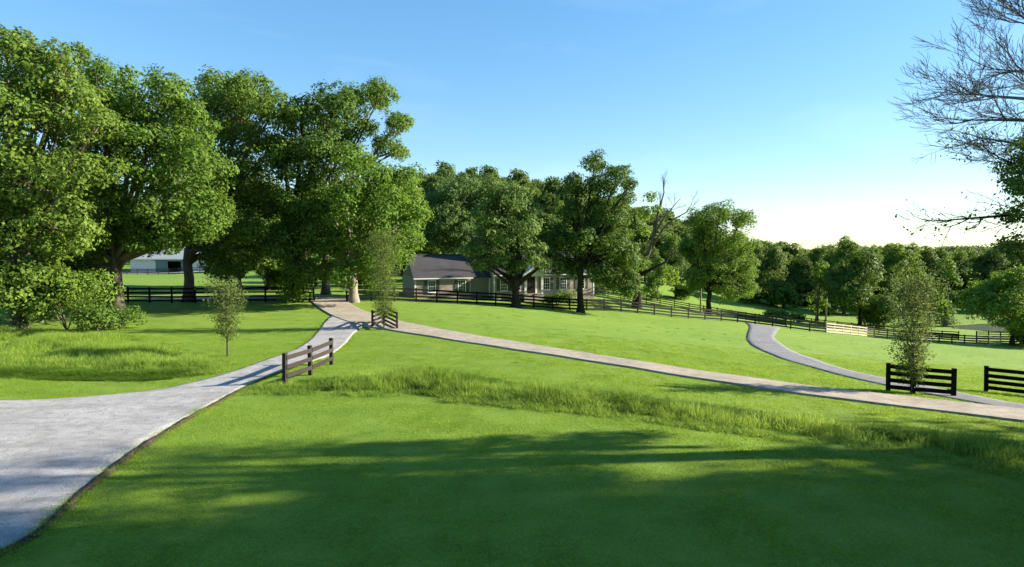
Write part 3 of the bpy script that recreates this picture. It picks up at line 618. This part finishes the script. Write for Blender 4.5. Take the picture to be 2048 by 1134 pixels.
BAND = [(500,772),(560,768),(660,760),(760,752),(820,742),(900,752),(1000,768),(1200,790),(1400,815),(1600,838),(1800,858),(2048,892),(2120,905),(2120,980),(2048,960),(1800,905),(1600,880),(1400,860),(1200,832),(1000,812),(800,795),(650,790),(480,790)]
scatter(BAND, 9500, .7, 1.5, tall_src, 'tall_grass_strip', 'strip of tall grass along the ditch across the lawn', 1)
RK = [(600,764),(660,758),(760,748),(820,738),(900,750),(1050,772),(1250,793),(1500,830),(1700,850),(1960,880),(2100,902),(2100,930),(1900,893),(1600,858),(1400,842),(1200,820),(950,795),(750,782),(600,780)]
scatter(RK, 3600, .6, 1.4, rank_src, 'rank_grass_strip', 'darker rank grass clumps in the middle of the tall strip', 2, .45)
MEAD = [(-60,660),(100,662),(260,672),(340,690),(430,712),(480,735),(440,748),(300,752),(120,748),(-60,745)]
scatter(MEAD, 9500, .55, 1.45, tall_src, 'rough_meadow_grass', 'rough tall grass on the bank left of the lane', 3)
scatter([(-60,735),(100,738),(300,742),(400,738),(420,752),(300,760),(100,758),(-60,752)], 1800, .4, .9, rank_src, 'rank_bank_grass', 'darker grass at the foot of the left bank', 4)
# scattered tussocks on the lawn
P = rg.uniform([-38, 26], [60, 70], (2600, 2)); P = P[offroad(P)]; P = P[fn(P, .8, 4) > .55]; n = len(P)
instancer('lawn_tussocks', np.c_[P, terr(P[:, 0], P[:, 1])], rg.uniform(0, 6, n), np.c_[np.full((n, 2), .7), rg.uniform(.12, .32, n)], tall_src, 'slightly longer grass tussocks scattered over the lawn')
# far wood on the hill behind the house
wc = proto('far_tree', 'round topped tree in the wood on the hill behind the farmhouse', 36, 15, 12, M_BARKD, L_FAR, leaf=.9, clump=1.5, per=8, loc=(-30, 178))
crown = [c for c in wc.children if c.name.startswith('crown')][0]
P = rg.uniform([-190, 176], [75, 330], (1500, 2)); k = []
for q in P:
    if all((q[0]-a[0])**2+(q[1]-a[1])**2 > 49 for a in k[-400:]): k.append(q)
k = np.array(k); k = k[(k[:, 1] > 185+np.clip((k[:, 0]-20)*.5, 0, 60))]; n = len(k); s_ = rg.uniform(.75, 1.15, n)
instancer('hill_wood', np.c_[k, terr(k[:, 0], k[:, 1])-.5], rg.uniform(0, 6, n), np.c_[s_, s_, s_*rg.uniform(.85, 1.15, n)], crown, 'distant green wood covering the hill behind the farmhouse')
k = rg.uniform([20, 176], [330, 290], (420, 2)); n = len(k); s_ = rg.uniform(.75, 1.15, n)
instancer('valley_wood', np.c_[k, terr(k[:, 0], k[:, 1])-.5], rg.uniform(0, 6, n), np.c_[s_, s_, s_], crown, 'distant wood behind the far tree line on the right')

# --- bushes and saplings
def bush(px, py, rx, rz, m, seed, label, Y=None, leaf=.2, clump=.45, per=90, name='bush', cat='bush'):
    rg = np.random.default_rng(seed); x, y = pc(px, Y) if Y else hit(px, py); root = thing(name, label, cat, (x, y, tz(x, y))); L = []
    for k in range(6):
        a = rg.uniform(0, 6.28); r = rx*rg.uniform(.2, .6); q = rx*rg.uniform(.35, .55); L.append(((math.cos(a)*r, math.sin(a)*r, rz*rg.uniform(.35, .75)), q, q*rz/rx*.6))
    B = MB(); rr_ = random.Random(seed)
    for k in range(5): B.tube([(0, 0, -.1), (rr_.uniform(-.3, .3)*rx, rr_.uniform(-.3, .3)*rx, rz*.4), (rr_.uniform(-.6, .6)*rx, rr_.uniform(-.6, .6)*rx, rz*.8)], [.05, .035, .012], 5)
    new('stem', B.mesh('stem', M_BARK, True), root)
    P, Nn, _ = lobes_to_leaves(L, rg, clump, per, leaf); P[:, 2] = np.maximum(P[:, 2], rg.uniform(0, .3, len(P)))
    new('foliage', meshof('foliage', leaves(P, Nn, leaf, rg), quads(len(P)), m), root); return root
bush(35, 664, 4.2, 5.2, L_DARK, 41, 'large dark bush at the left edge under the tallest tree', leaf=.26, clump=.8, per=50)
bush(135, 660, 3.0, 4.6, L_MID, 42, 'leafy bush growing round the short post under the left trees', leaf=.24, clump=.7, per=55)
bush(205, 668, 2.5, 2.2, L_DARK, 43, 'low dark spreading shrub at the foot of the spreading tree')
bush(250, 655, 1.6, 1.6, L_MID, 44, 'small shrub beside the pale flaring trunk')
bush(170, 640, 3.2, 5.5, L_MID, 45, 'tall bush of bright leaves left of the pale flaring trunk', leaf=.26, clump=.8, per=50)
bush(1115, 600, 1.3, 2.1, L_PALE, 46, 'pale leafy shrub beside the front door of the farmhouse', Y=75, per=110)
bush(1140, 600, 1.2, 2.4, L_BRIGHT, 47, 'bright green shrub in front of the right windows of the farmhouse', Y=75, per=110)
bush(1100, 605, .9, 1.2, L_DARK, 48, 'low dark shrub right of the farmhouse door', Y=75.5)
bush(1885, 652, 4.2, 2.4, L_PALE, 49, 'round grey green bush on the near bank of the pond', leaf=.35, clump=.8, per=40)
for k, (px, Y, m, lb) in enumerate([(1548,125,L_MID,'leftmost scrubby bush below the far tree line'),(1572,122,L_PALE,'pale scrubby bush second in the row below the far tree line'),(1600,120,L_MID,'scrubby bush nearest the slim sunlit tree')]):
    bush(px, 0, 2.2, 2.0, m, 60+k, lb, Y=Y, leaf=.4, clump=.6, per=40)
wp = bush(1660, 0, 4.2, 4.0, L_DARK, 70, 'undergrowth bush at the foot of the far tree line', Y=142, leaf=.55, clump=1.0, per=30); wp['group'] = 'undergrowth bushes along the far wood edge'
rb = random.Random(4)
for px in range(1500, 2080, 24):
    c = copy_tree(wp, *pc(px+rb.uniform(-8, 8), 148+rb.uniform(-3, 12)), rb.uniform(0, 6), rb.uniform(.8, 1.3), 'undergrowth bush at the foot of the far tree line', wp['group'])
def sapling(px, py, top_py, wd, seed, label, leafm=L_BROWN, low=.12, n=2600, stemr=.06):
    rg = np.random.default_rng(seed); rr = random.Random(seed); x, y = hit(px, py); z = tz(x, y); h = at(px, top_py, y).z - z
    root = thing('sapling', label, 'sapling', (x, y, z)); T = MB(); T.tube([(0, 0, -.1), (0.02, 0, h*.3), (-.04, 0, h*.65), (.03, 0, h*.97)], [stemr, stemr*.8, stemr*.45, .01], 8); new('trunk', T.mesh('trunk', M_BARK, True), root)
    B = MB(); Ps = []; 
    for k in range(46):
        u = low + (1-low)*k/46*.97; a = k*2.4; prof = math.sin(math.pi*min(1, .18+.82*(1-u)**.85))*wd if u > .3 else wd*(.55+1.2*(u-low))
        prof = min(prof, wd)*rr.uniform(.65, 1.1); e = Vector((math.cos(a)*prof, math.sin(a)*prof, h*u + prof*.9)); s0 = Vector((0, 0, h*u)); pts = bez(s0, s0.lerp(e, .5)+Vector((0, 0, -.1)), e, 4)
        B.tube(pts, [.02, .016, .012, .009, .005], 4)
        for q in range(int(n/46)):
            t_ = rr.uniform(.15, 1.05); p = s0.lerp(e, t_); Ps.append(np.array(p)+rg.normal(size=3)*(.09+.05*wd))
    new('branch', B.mesh('branch', M_BARK, True), root)
    P = np.array(Ps); Nn = rg.normal(size=P.shape)*.8+[0, 0, .5]; new('crown', meshof('crown', leaves(P, Nn, .11, rg, .55), quads(len(P)), leafm), root); return root
sapling(455, 712, 572, 1.15, 51, 'brownish sapling on a thin pale stem standing on the left lawn', low=.22, n=4200)
sapling(768, 656, 474, 1.45, 52, 'bushy sapling rising from inside the V shaped board guard', L_BROWN, low=.1, n=8500)
sapling(1822, 786, 566, 1.15, 53, 'tall bushy sapling behind the four board fence panel on the right', L_BROWN, low=.06, n=7500)

# ---------------------------------------------------------------- fences
BOX = MB().box(-.5, .5, -.5, .5, -.5, .5)
_bm = {}
def unitbox(m):
    if m.name not in _bm: _bm[m.name] = BOX.mesh('board', m)
    return _bm[m.name]
rf = random.Random(21)
def put(name, parent, a, b, hgt, th, m, roll=0):
    a = Vector(a); b = Vector(b); d = b-a; o = bpy.data.objects.new(name, unitbox(m)); link(o); o.parent = parent
    x = d.normalized(); yv = Vector((0, 0, 1)).cross(x).normalized(); zv = x.cross(yv)
    M = Matrix((x, yv, zv)).transposed().to_4x4(); M = M @ Matrix.Diagonal((d.length, th, hgt, 1)); M.translation = (a+b)/2; o.matrix_local = M; return o
def fence(name, pts, label, boards=4, hgt=1.38, m=M_FBLACK, postm=None, spacing=2.44, group=None, cat='fence', mats=None, bw=.15, exact=False, tilt=.01, rails=None, post_w=.13):
    P = np.array(pts, float)
    if not exact:
        d = np.r_[0, np.cumsum(np.linalg.norm(np.diff(P, axis=0), axis=1))]; n = max(1, round(d[-1]/spacing)); t_ = np.linspace(0, d[-1], n+1); P = np.c_[np.interp(t_, d, P[:, 0]), np.interp(t_, d, P[:, 1])]
    Z = terr(P[:, 0], P[:, 1]); x0, y0, z0 = P[0, 0], P[0, 1], Z[0]; root = thing(name, label, cat, (x0, y0, z0), group=group)
    L = [Vector((P[i, 0]-x0, P[i, 1]-y0, Z[i]-z0)) for i in range(len(P))]; n = len(L)
    rails = rails or [hgt-.10-(hgt-.10-.22)*k/(boards-1) for k in range(boards)]
    for i, p in enumerate(L):
        mm = (mats(P[i, 0], P[i, 1]) if mats else None) or postm or m
        pl = Vector((rf.gauss(0, tilt), rf.gauss(0, tilt), 1)); d = (L[min(i+1, n-1)]-L[max(i-1, 0)]); d.z = 0; d.normalize()
        o = bpy.data.objects.new('post', unitbox(mm)); link(o); o.parent = root
        zv = pl.normalized(); yv = zv.cross(d).normalized(); xv = yv.cross(zv); h = hgt+.06+rf.uniform(-.02, .03)
        M = Matrix((xv, yv, zv)).transposed().to_4x4() @ Matrix.Diagonal((post_w, post_w, h+.35, 1)); M.translation = p + zv*((h-.35)/2); o.matrix_local = M
    for i in range(n-1):
        a, b = L[i], L[i+1]; d = (b-a); d.z = 0; d.normalize(); off = Vector((d.y, -d.x, 0))*(post_w/2+.022)
        mm = (mats((P[i, 0]+P[i+1, 0])/2, (P[i, 1]+P[i+1, 1])/2) if mats else None) or m
        for r in rails:
            put('board', root, a+off+Vector((0, 0, r+rf.gauss(0, .008)))+d*.006, b+off+Vector((0, 0, r+rf.gauss(0, .008)))-d*.006, bw, .03, mm)
    return root
# near panels
fence('fence_panel', H([(570, 769), (621, 750), (663, 729)]), 'three board fence panel beside the gravel lane in the foreground', boards=3, m=M_FGREY, exact=True, rails=[1.22, .80, .38], bw=.2, hgt=1.36, post_w=.17)
g1 = H([(745, 655), (766, 646)]); g2 = H([(769, 646), (794, 659)])
fence('tree_guard_panel', g1, 'left short panel of the V shaped board guard round the bushy sapling', m=M_FGREY, exact=True, bw=.16, hgt=1.3)
fence('tree_guard_panel', [g2[1], g2[0]], 'right short panel of the V shaped board guard round the bushy sapling', m=M_FGREY, exact=True, bw=.16, hgt=1.3)
fence('fence_panel', H([(1776, 781), (1826, 786), (1907, 793)]), 'black four board fence panel in front of the tall bushy sapling', m=M_FBLACK, exact=True, bw=.2, hgt=1.32, post_w=.16)
pp = H([(1972, 783)])[0]
fence('fence_panel', [pp, (pp[0]+2.4, pp[1]-.9), (pp[0]+4.8, pp[1]-1.8)], 'black four board fence panel cut by the right edge of the picture', m=M_FBLACK, exact=True, bw=.2, hgt=1.32, post_w=.16)
# left fence up to the gate
fence('paddock_fence', H([(130, 607), (328, 606), (578, 604)]), 'black four board fence behind the left trees up to the ivy trunk', hgt=1.5, bw=.17)
fence('paddock_fence', H([(606, 603), (629, 603)]), 'short fence stub with a leaning post at the left side of the gate', hgt=1.35, tilt=.05, exact=True)
def mats_main(x, y):
    p = 1024+x/y*F
    if 1652 < p < 1745 or 1982 < p < 2012: return M_FNEW
    if 1320 < p < 1470 or 1600 < p < 1652: return M_FBROWN
    if p > 1190: return M_FGREY
    return None
hp = []
for px, Y in [(693,60),(735,61),(800,62.5),(860,64.5),(1000,69),(1100,71.5),(1180,74),(1300,77),(1470,80),(1560,80.5),(1650,80),(1750,89),(1835,91),(1930,93),(2048,96),(2120,98)]: hp.append(pc(px, Y))
fence('paddock_fence', hp, 'long board fence running in front of the farmhouse and down the slope', mats=mats_main, hgt=1.42, bw=.19)
gp = hp[0]; sgn = MB().box(-.17, .17, -.02, .0, -.13, .13).build('gate_sign', mat('white_sign_board', None, (.75, .75, .73)), None); sgn.location = (gp[0]-.0, gp[1]-.14, tz(*gp)+1.22); tag(sgn, 'small blank white notice board on the right gate post', 'sign')
fence('paddock_fence', [pc(1190, 103), pc(1300, 106), pc(1400, 104), pc(1500, 98), pc(1575, 92)], 'second board fence beyond the house fence left of the drive', m=M_FGREY, hgt=1.35)
fence('paddock_fence', [pc(1600, 118), pc(1690, 112), pc(1780, 106), pc(1850, 104), pc(1922, 102)], 'lower board fence leading down to the pond bank', m=M_FBLACK)
fence('paddock_fence', [pc(1958, 104), pc(2048, 106), pc(2120, 108)], 'dark fence on the near shore of the pond', m=M_FBLACK)
fence('paddock_fence', [pc(150, 142), pc(400, 142), pc(560, 140)], 'far board fence in front of the barn', m=M_FGREY)
fence('paddock_fence', [pc(560, 130), pc(700, 128), pc(835, 122)], 'far board fence behind the gate', m=M_FGREY)
fence('paddock_fence', [pc(480, 160), pc(560, 175), pc(640, 185)], 'farthest board fence right of the barn', m=M_FBLACK)

# pole beyond the fence, snag by the slim tree, short post under the bushes
def pole(px, Y, h, r, m, name, label, cat):
    x, y = pc(px, Y); z = tz(x, y); root = thing(name, label, cat, (x, y, z)); B = MB(); B.tube([(0, 0, -.3), (.02, 0, h*.5), (0, .02, h)], [r*1.1, r, r*.8], 10); new('shaft', B.mesh('shaft', m, True), root)
    C = MB(); C.tube([(0, 0.02, h), (0, .02, h+r*.5)], [r*.95, r*.3], 10); new('cap', C.mesh('cap', m, True), root)
pole(1402, 98, 4.2, .14, M_BARKP, 'wooden_pole', 'pale wooden pole under the wide rounded tree', 'pole')
pole(1654, 128, 9.0, .16, M_BARKP, 'tree_snag', 'bare pale snag beside the slim sunlit tree', 'dead tree')
pole(78, 47, 2.2, .17, M_BARKP, 'wooden_post', 'weathered pale post standing among the left bushes', 'post')

# ---------------------------------------------------------------- farmhouse
HX, HY = pc(829, 73.5); YAW = R(20); HZ = .28
def m_brick(t, b):
    tc = t.nodes.new('ShaderNodeTexCoord'); mp = t.nodes.new('ShaderNodeMapping'); mp.inputs['Rotation'].default_value = (math.pi/2, 0, 0)
    t.links.new(tc.outputs['Object'], mp.inputs[0]); br = t.nodes.new('ShaderNodeTexBrick'); t.links.new(mp.outputs[0], br.inputs['Vector'])
    br.inputs['Scale'].default_value = 1; br.inputs['Brick Width'].default_value = .22; br.inputs['Row Height'].default_value = .075; br.inputs['Mortar Size'].default_value = .008
    br.inputs['Color1'].default_value = (.28, .165, .13, 1); br.inputs['Color2'].default_value = (.36, .275, .235, 1); br.inputs['Mortar'].default_value = (.42, .38, .35, 1)
    n1 = noise(t, 1.1, 6, .7, stretch=(.6, .6, 1.8)); c = mixc(t, ramp(t, n1, [(.38, (0, 0, 0)), (.62, (.7, .7, .7))]), br.outputs['Color'], (.40, .37, .345)); t.links.new(c, b.inputs['Base Color']); bump(t, b, br.outputs['Fac'], .3, -.01)
M_BRICK = mat('whitewashed_brick', m_brick, rough=.9, spec=.15)
def m_siding(col):
    def f(t, b):
        tc = t.nodes.new('ShaderNodeTexCoord'); w_ = t.nodes.new('ShaderNodeTexWave'); w_.bands_direction = 'Z'; w_.wave_profile = 'SAW'; w_.inputs['Scale'].default_value = 3.1
        t.links.new(tc.outputs['Object'], w_.inputs['Vector']); bump(t, b, w_.outputs['Fac'], .7, .03); n = noise(t, 3, 4)
        t.links.new(ramp(t, n, [(.3, tuple(v*.85 for v in col)), (.7, col)]), b.inputs['Base Color'])
    return f
M_SAGE = mat('sage_siding', m_siding((.23, .245, .235)), rough=.7); M_WHITE = mat('white_trim_paint', lambda t, b: t.links.new(ramp(t, noise(t, 4, 5), [(.3, (.66, .66, .63)), (.6, (.80, .80, .77))]), b.inputs['Base Color']), rough=.55)
M_SHUT = mat('grey_green_shutter_paint', m_siding((.07, .10, .095)), rough=.6); M_DOOR = mat('dark_door_paint', None, (.02, .018, .018), .4)
def m_shingle(t, b):
    n1 = noise(t, 16, 5, .8, stretch=(1, 1, 1)); n2 = noise(t, .8, 4); w_ = t.nodes.new('ShaderNodeTexWave'); w_.bands_direction = 'Z'; w_.inputs['Scale'].default_value = 1.9
    tc = t.nodes.new('ShaderNodeTexCoord'); t.links.new(tc.outputs['Object'], w_.inputs['Vector'])
    c = mixc(t, .4, ramp(t, n1, [(.3, (.036, .034, .038)), (.7, (.07, .067, .072))]), ramp(t, n2, [(.3, (.038, .036, .040)), (.7, (.066, .063, .068))])); c = mixc(t, .25, c, w_.outputs['Color'], 'MULTIPLY')
    t.links.new(c, b.inputs['Base Color']); bump(t, b, n1, .5, .02)
M_SHING = mat('dark_grey_shingles', m_shingle, rough=.85)
M_GLASS = mat('dark_window_glass', None, (.02, .025, .03), .06, .8); M_STONE = mat('grey_chimney_brick', m_bark((.035, .03, .03), (.07, .06, .056), (.12, .10, .095)), rough=.9)
house = thing('farmhouse', 'one storey whitewashed brick farmhouse with dark shingle roofs and shutters', 'house', (HX, HY, HZ), YAW)
def block(x0, x1, y0, y1, eave, ridge, wallm, endm, ov=.3, base=-1.3):
    B = MB().box(x0, x1, y0, y1, base, eave); ym = (y0+y1)/2
    B.build('wall', wallm, house)
    for xx, s_ in ((x0, -1), (x1, 1)):
        G = MB(); e = .03; a, b_ = (xx-e, xx+.12) if s_ < 0 else (xx-.12, xx+e)
        G.add([(a, y0+.02, eave), (a, y1-.02, eave), (a, ym, ridge-.1), (b_, y0+.02, eave), (b_, y1-.02, eave), (b_, ym, ridge-.1)], [(0, 2, 1), (3, 4, 5), (0, 1, 4, 3), (1, 2, 5, 4), (2, 0, 3, 5)]); G.build('gable', endm, house)
    th = .14; sl_ = (ridge-eave)/(ym-y0)
    def sheet(yE, yR, sg):
        Rf = MB(); yE2 = yE - sg*ov; zE = eave - sl_*ov + .05; zR = ridge + .05
        Rf.add([(x0-ov*.6, yE2, zE), (x1+ov*.6, yE2, zE), (x1+ov*.6, yR, zR), (x0-ov*.6, yR, zR), (x0-ov*.6, yE2, zE-th), (x1+ov*.6, yE2, zE-th), (x1+ov*.6, yR, zR-th), (x0-ov*.6, yR, zR-th)],
               [(0,1,2,3),(7,6,5,4),(0,4,5,1),(1,5,6,2),(2,6,7,3),(3,7,4,0)]); return Rf
    r = sheet(y0, ym-.002, 1).build('roof', M_SHING, house); sheet(y1, ym+.002, -1).build('roof', M_SHING, house)
    c = MB(); c.tube([(x0-ov*.6, ym, ridge+.07), (x1+ov*.6, ym, ridge+.07)], [.09, .09], 6); c.build('ridge_cap', M_SHING, r)
    yE2 = y0-ov; zE = eave-sl_*ov
    g = MB().box(x0-ov*.6, x1+ov*.6, yE2-.1, yE2-.004, zE-.12, zE+.02); g.build('gutter', M_WHITE, r)
    f = MB().box(x0, x1, y0-.035, y0-.004, eave-.28, eave-.1); f.build('frieze', M_WHITE, house)
    return r
W1, MX0, MX1 = 8.4, 9.9, 24.2
block(0, 7.2, 0, 8.6, 2.45, 5.05, M_BRICK, M_SAGE)
MB().box(7.2, 9.9, .35, 8.2, -1.3, 2.4).build('link_wall', M_SAGE, house)
MB().add or None
Rf = MB(); Rf.add([(7.2,.0,2.35),(9.88,.0,2.35),(9.88,4.3,5.0),(7.2,4.3,5.0),(7.2,8.5,2.35),(9.88,8.5,2.35),(7.2,.0,2.22),(9.88,.0,2.22),(7.2,8.5,2.22),(9.88,8.5,2.22)], [(0,1,2,3),(3,2,5,4),(6,7,1,0),(6,8,9,7)])
Rf.build('link_roof', M_SHING, house)
block(9.9, 24.2, -.9, 8.2, 2.75, 5.6, M_BRICK, M_SAGE)
for (x, y0, zt) in ((0.02, 0, 2.2), (9.92, -.9, 2.5), (24.06, -.9, 2.5), (9.7, .35, 2.1)):
    MB().box(x-.02, x+.16, y0-.03, y0+.10, -.1, zt).build('corner_board', M_WHITE, house)
ch = MB().box(8.3, 9.5, 2.6, 3.8, 2, 7.4).build('chimney', M_STONE, house); MB().box(8.22, 9.58, 2.52, 3.88, 7.4, 7.56).build('cap', M_STONE, ch)
ch = MB().box(23.0, 24.0, 3.2, 4.2, 3, 6.6).build('chimney', M_STONE, house); MB().box(22.92, 24.08, 3.12, 4.28, 6.6, 6.72).build('cap', M_STONE, ch)
def window(cx, y, z0, w_=.85, h=1.35, shutters=True, rows=4, cols=3):
    fr = MB(); t_ = .09; y0 = y-.06; y1 = y+.02
    fr.box(cx-w_/2-t_, cx-w_/2, y0, y1, z0-t_, z0+h+t_); fr.box(cx+w_/2, cx+w_/2+t_, y0, y1, z0-t_, z0+h+t_); fr.box(cx-w_/2, cx+w_/2, y0, y1, z0+h, z0+h+t_); fr.box(cx-w_/2, cx+w_/2, y0, y1, z0-t_, z0)
    f = fr.build('window', M_WHITE, house)
    MB().box(cx-w_/2, cx+w_/2, y-.012, y-.004, z0, z0+h).build('pane', M_GLASS, f)
    g = MB()
    for k in range(1, cols): xx = cx-w_/2+w_*k/cols; g.box(xx-.014, xx+.014, y-.034, y-.014, z0, z0+h)
    for k in range(1, rows): zz = z0+h*k/rows; q = .028 if k == rows//2 else .014; g.box(cx-w_/2, cx+w_/2, y-.037, y-.0335, zz-q, zz+q)
    g.build('muntins', M_WHITE, f)
    MB().box(cx-w_/2-.14, cx+w_/2+.14, y-.12, y-.005, z0-t_-.07, z0-t_-.003).build('sill', M_WHITE, f)
    if shutters:
        for s_ in (-1, 1):
            x_ = cx+s_*(w_/2+t_+.24); MB().box(x_-.21, x_+.21, y-.05, y-.006, z0-.05, z0+h+.05).build('shutter', M_SHUT, house)
window(2.15, 0, .55); window(6.0, 0, .55, shutters=True)
for cx in (11.3, 13.1): window(cx, -.9, .6, h=1.45)
for cx in (17.2, 19.6, 22.3): window(cx, -.9, .6, h=1.45)
# porch with pediment
PXc = 15.0; pr = MB().box(PXc-1.35, PXc+1.35, -2.1, -.93, -.9, .12).build('porch_step', M_CONC, house)
for s_ in (-1, 1):
    for o_ in (0, .0): pass
    MB().box(PXc+s_*1.15-.13, PXc+s_*1.15+.13, -2.0, -1.74, .121, 2.55).build('column', M_WHITE, house)
    MB().box(PXc+s_*.72-.12, PXc+s_*.72+.12, -1.0, -.905, .121, 2.4).build('pilaster', M_WHITE, house)
dr = MB().box(PXc-.5, PXc+.5, -.96, -.905, .122, 2.25).build('door', M_DOOR, house); MB().tube([(PXc+.38, -1.02, 1.1), (PXc+.38, -.96, 1.1)], [.04, .04], 8).build('handle', M_STONE, dr)
ped = MB(); ped.add([(PXc-1.5, -2.15, 2.55), (PXc+1.5, -2.15, 2.55), (PXc, -2.15, 3.45), (PXc-1.5, .8, 2.55), (PXc+1.5, .8, 2.55), (PXc, .8, 3.45)], [(0,1,2),(3,5,4),(0,3,4,1)]); ped.build('pediment', M_WHITE, house)
for s_ in (-1, 1):
    q = MB(); q.add([(PXc+s_*1.7, -2.3, 2.47), (PXc, -2.3, 3.52), (PXc, .9, 3.52), (PXc+s_*1.7, .9, 2.47), (PXc+s_*1.7, -2.3, 2.55), (PXc, -2.3, 3.62), (PXc, .9, 3.62), (PXc+s_*1.7, .9, 2.55)], [(0,1,2,3),(7,6,5,4),(0,4,5,1),(1,5,6,2),(2,6,7,3),(3,7,4,0)]); q.build('porch_roof', M_SHING if 0 else M_WHITE, house)
MB().box(PXc-1.5, PXc+1.5, -2.12, -1.7, 2.551-.18, 2.548).build('entablature', M_WHITE, house)

# ---------------------------------------------------------------- barn
bx0, by0 = pc(262, 150); bz = tz(bx0+9, by0)
barn = thing('barn', 'long white barn with green sliding doors and a dark open doorway', 'barn', (bx0, by0, bz-.1), R(2))
M_BARNW = mat('white_barn_boards', m_siding((.62, .62, .58)), rough=.7); M_TEAL = mat('faded_green_door_paint', m_siding((.11, .20, .18)), rough=.6); M_METAL = mat('grey_metal_roof', m_siding((.28, .30, .31)), rough=.45)
WL = 20.0
for a, b_, z0, z1 in ((0, 9.0, 0, 3.6), (12.4, WL, 0, 3.6), (9.0, 12.4, 3.0, 3.6)): MB().box(a, b_, 0, .2, z0, z1).build('front_wall', M_BARNW, barn)
MB().box(0, .2, .2, 12, 0, 3.6).build('end_wall', M_BARNW, barn); MB().box(WL-.2, WL, .2, 12, 0, 3.6).build('end_wall', M_BARNW, barn); MB().box(0, WL, 12, 12.2, 0, 3.6).build('back_wall', M_BARNW, barn)
MB().box(6.2, 8.95, -.1, -.01, .05, 3.1).build('sliding_door', M_TEAL, barn); MB().box(12.45, 15.2, -.1, -.01, .05, 3.1).build('sliding_door', M_TEAL, barn)
MB().box(5.6, 15.8, -.16, -.02, 3.11, 3.25).build('door_track', M_TEAL, barn)
Rf = MB(); Rf.add([(-.5,-.6,3.55),(WL+.5,-.6,3.55),(WL+.5,6.1,6.2),(-.5,6.1,6.2),(WL+.5,12.8,3.55),(-.5,12.8,3.55)], [(0,1,2,3),(3,2,4,5)]); Rf.add([(-.5,-.6,3.42),(WL+.5,-.6,3.42),(WL+.5,6.1,6.07),(-.5,6.1,6.07),(WL+.5,12.8,3.42),(-.5,12.8,3.42)], [(3,2,1,0),(5,4,2,3)])
Rf.build('roof', M_METAL, barn); MB().box(-.5, WL+.5, -.72, -.61, 3.36, 3.58).build('fascia', M_WHITE, barn)
for xx in (0.05, WL-.05):
    G = MB(); G.add([(xx-.05,.1,3.6),(xx-.05,12.1,3.6),(xx-.05,6.1,5.95),(xx+.05,.1,3.6),(xx+.05,12.1,3.6),(xx+.05,6.1,5.95)], [(0,2,1),(3,4,5),(0,1,4,3),(1,2,5,4),(2,0,3,5)]); G.build('gable', M_BARNW, barn)
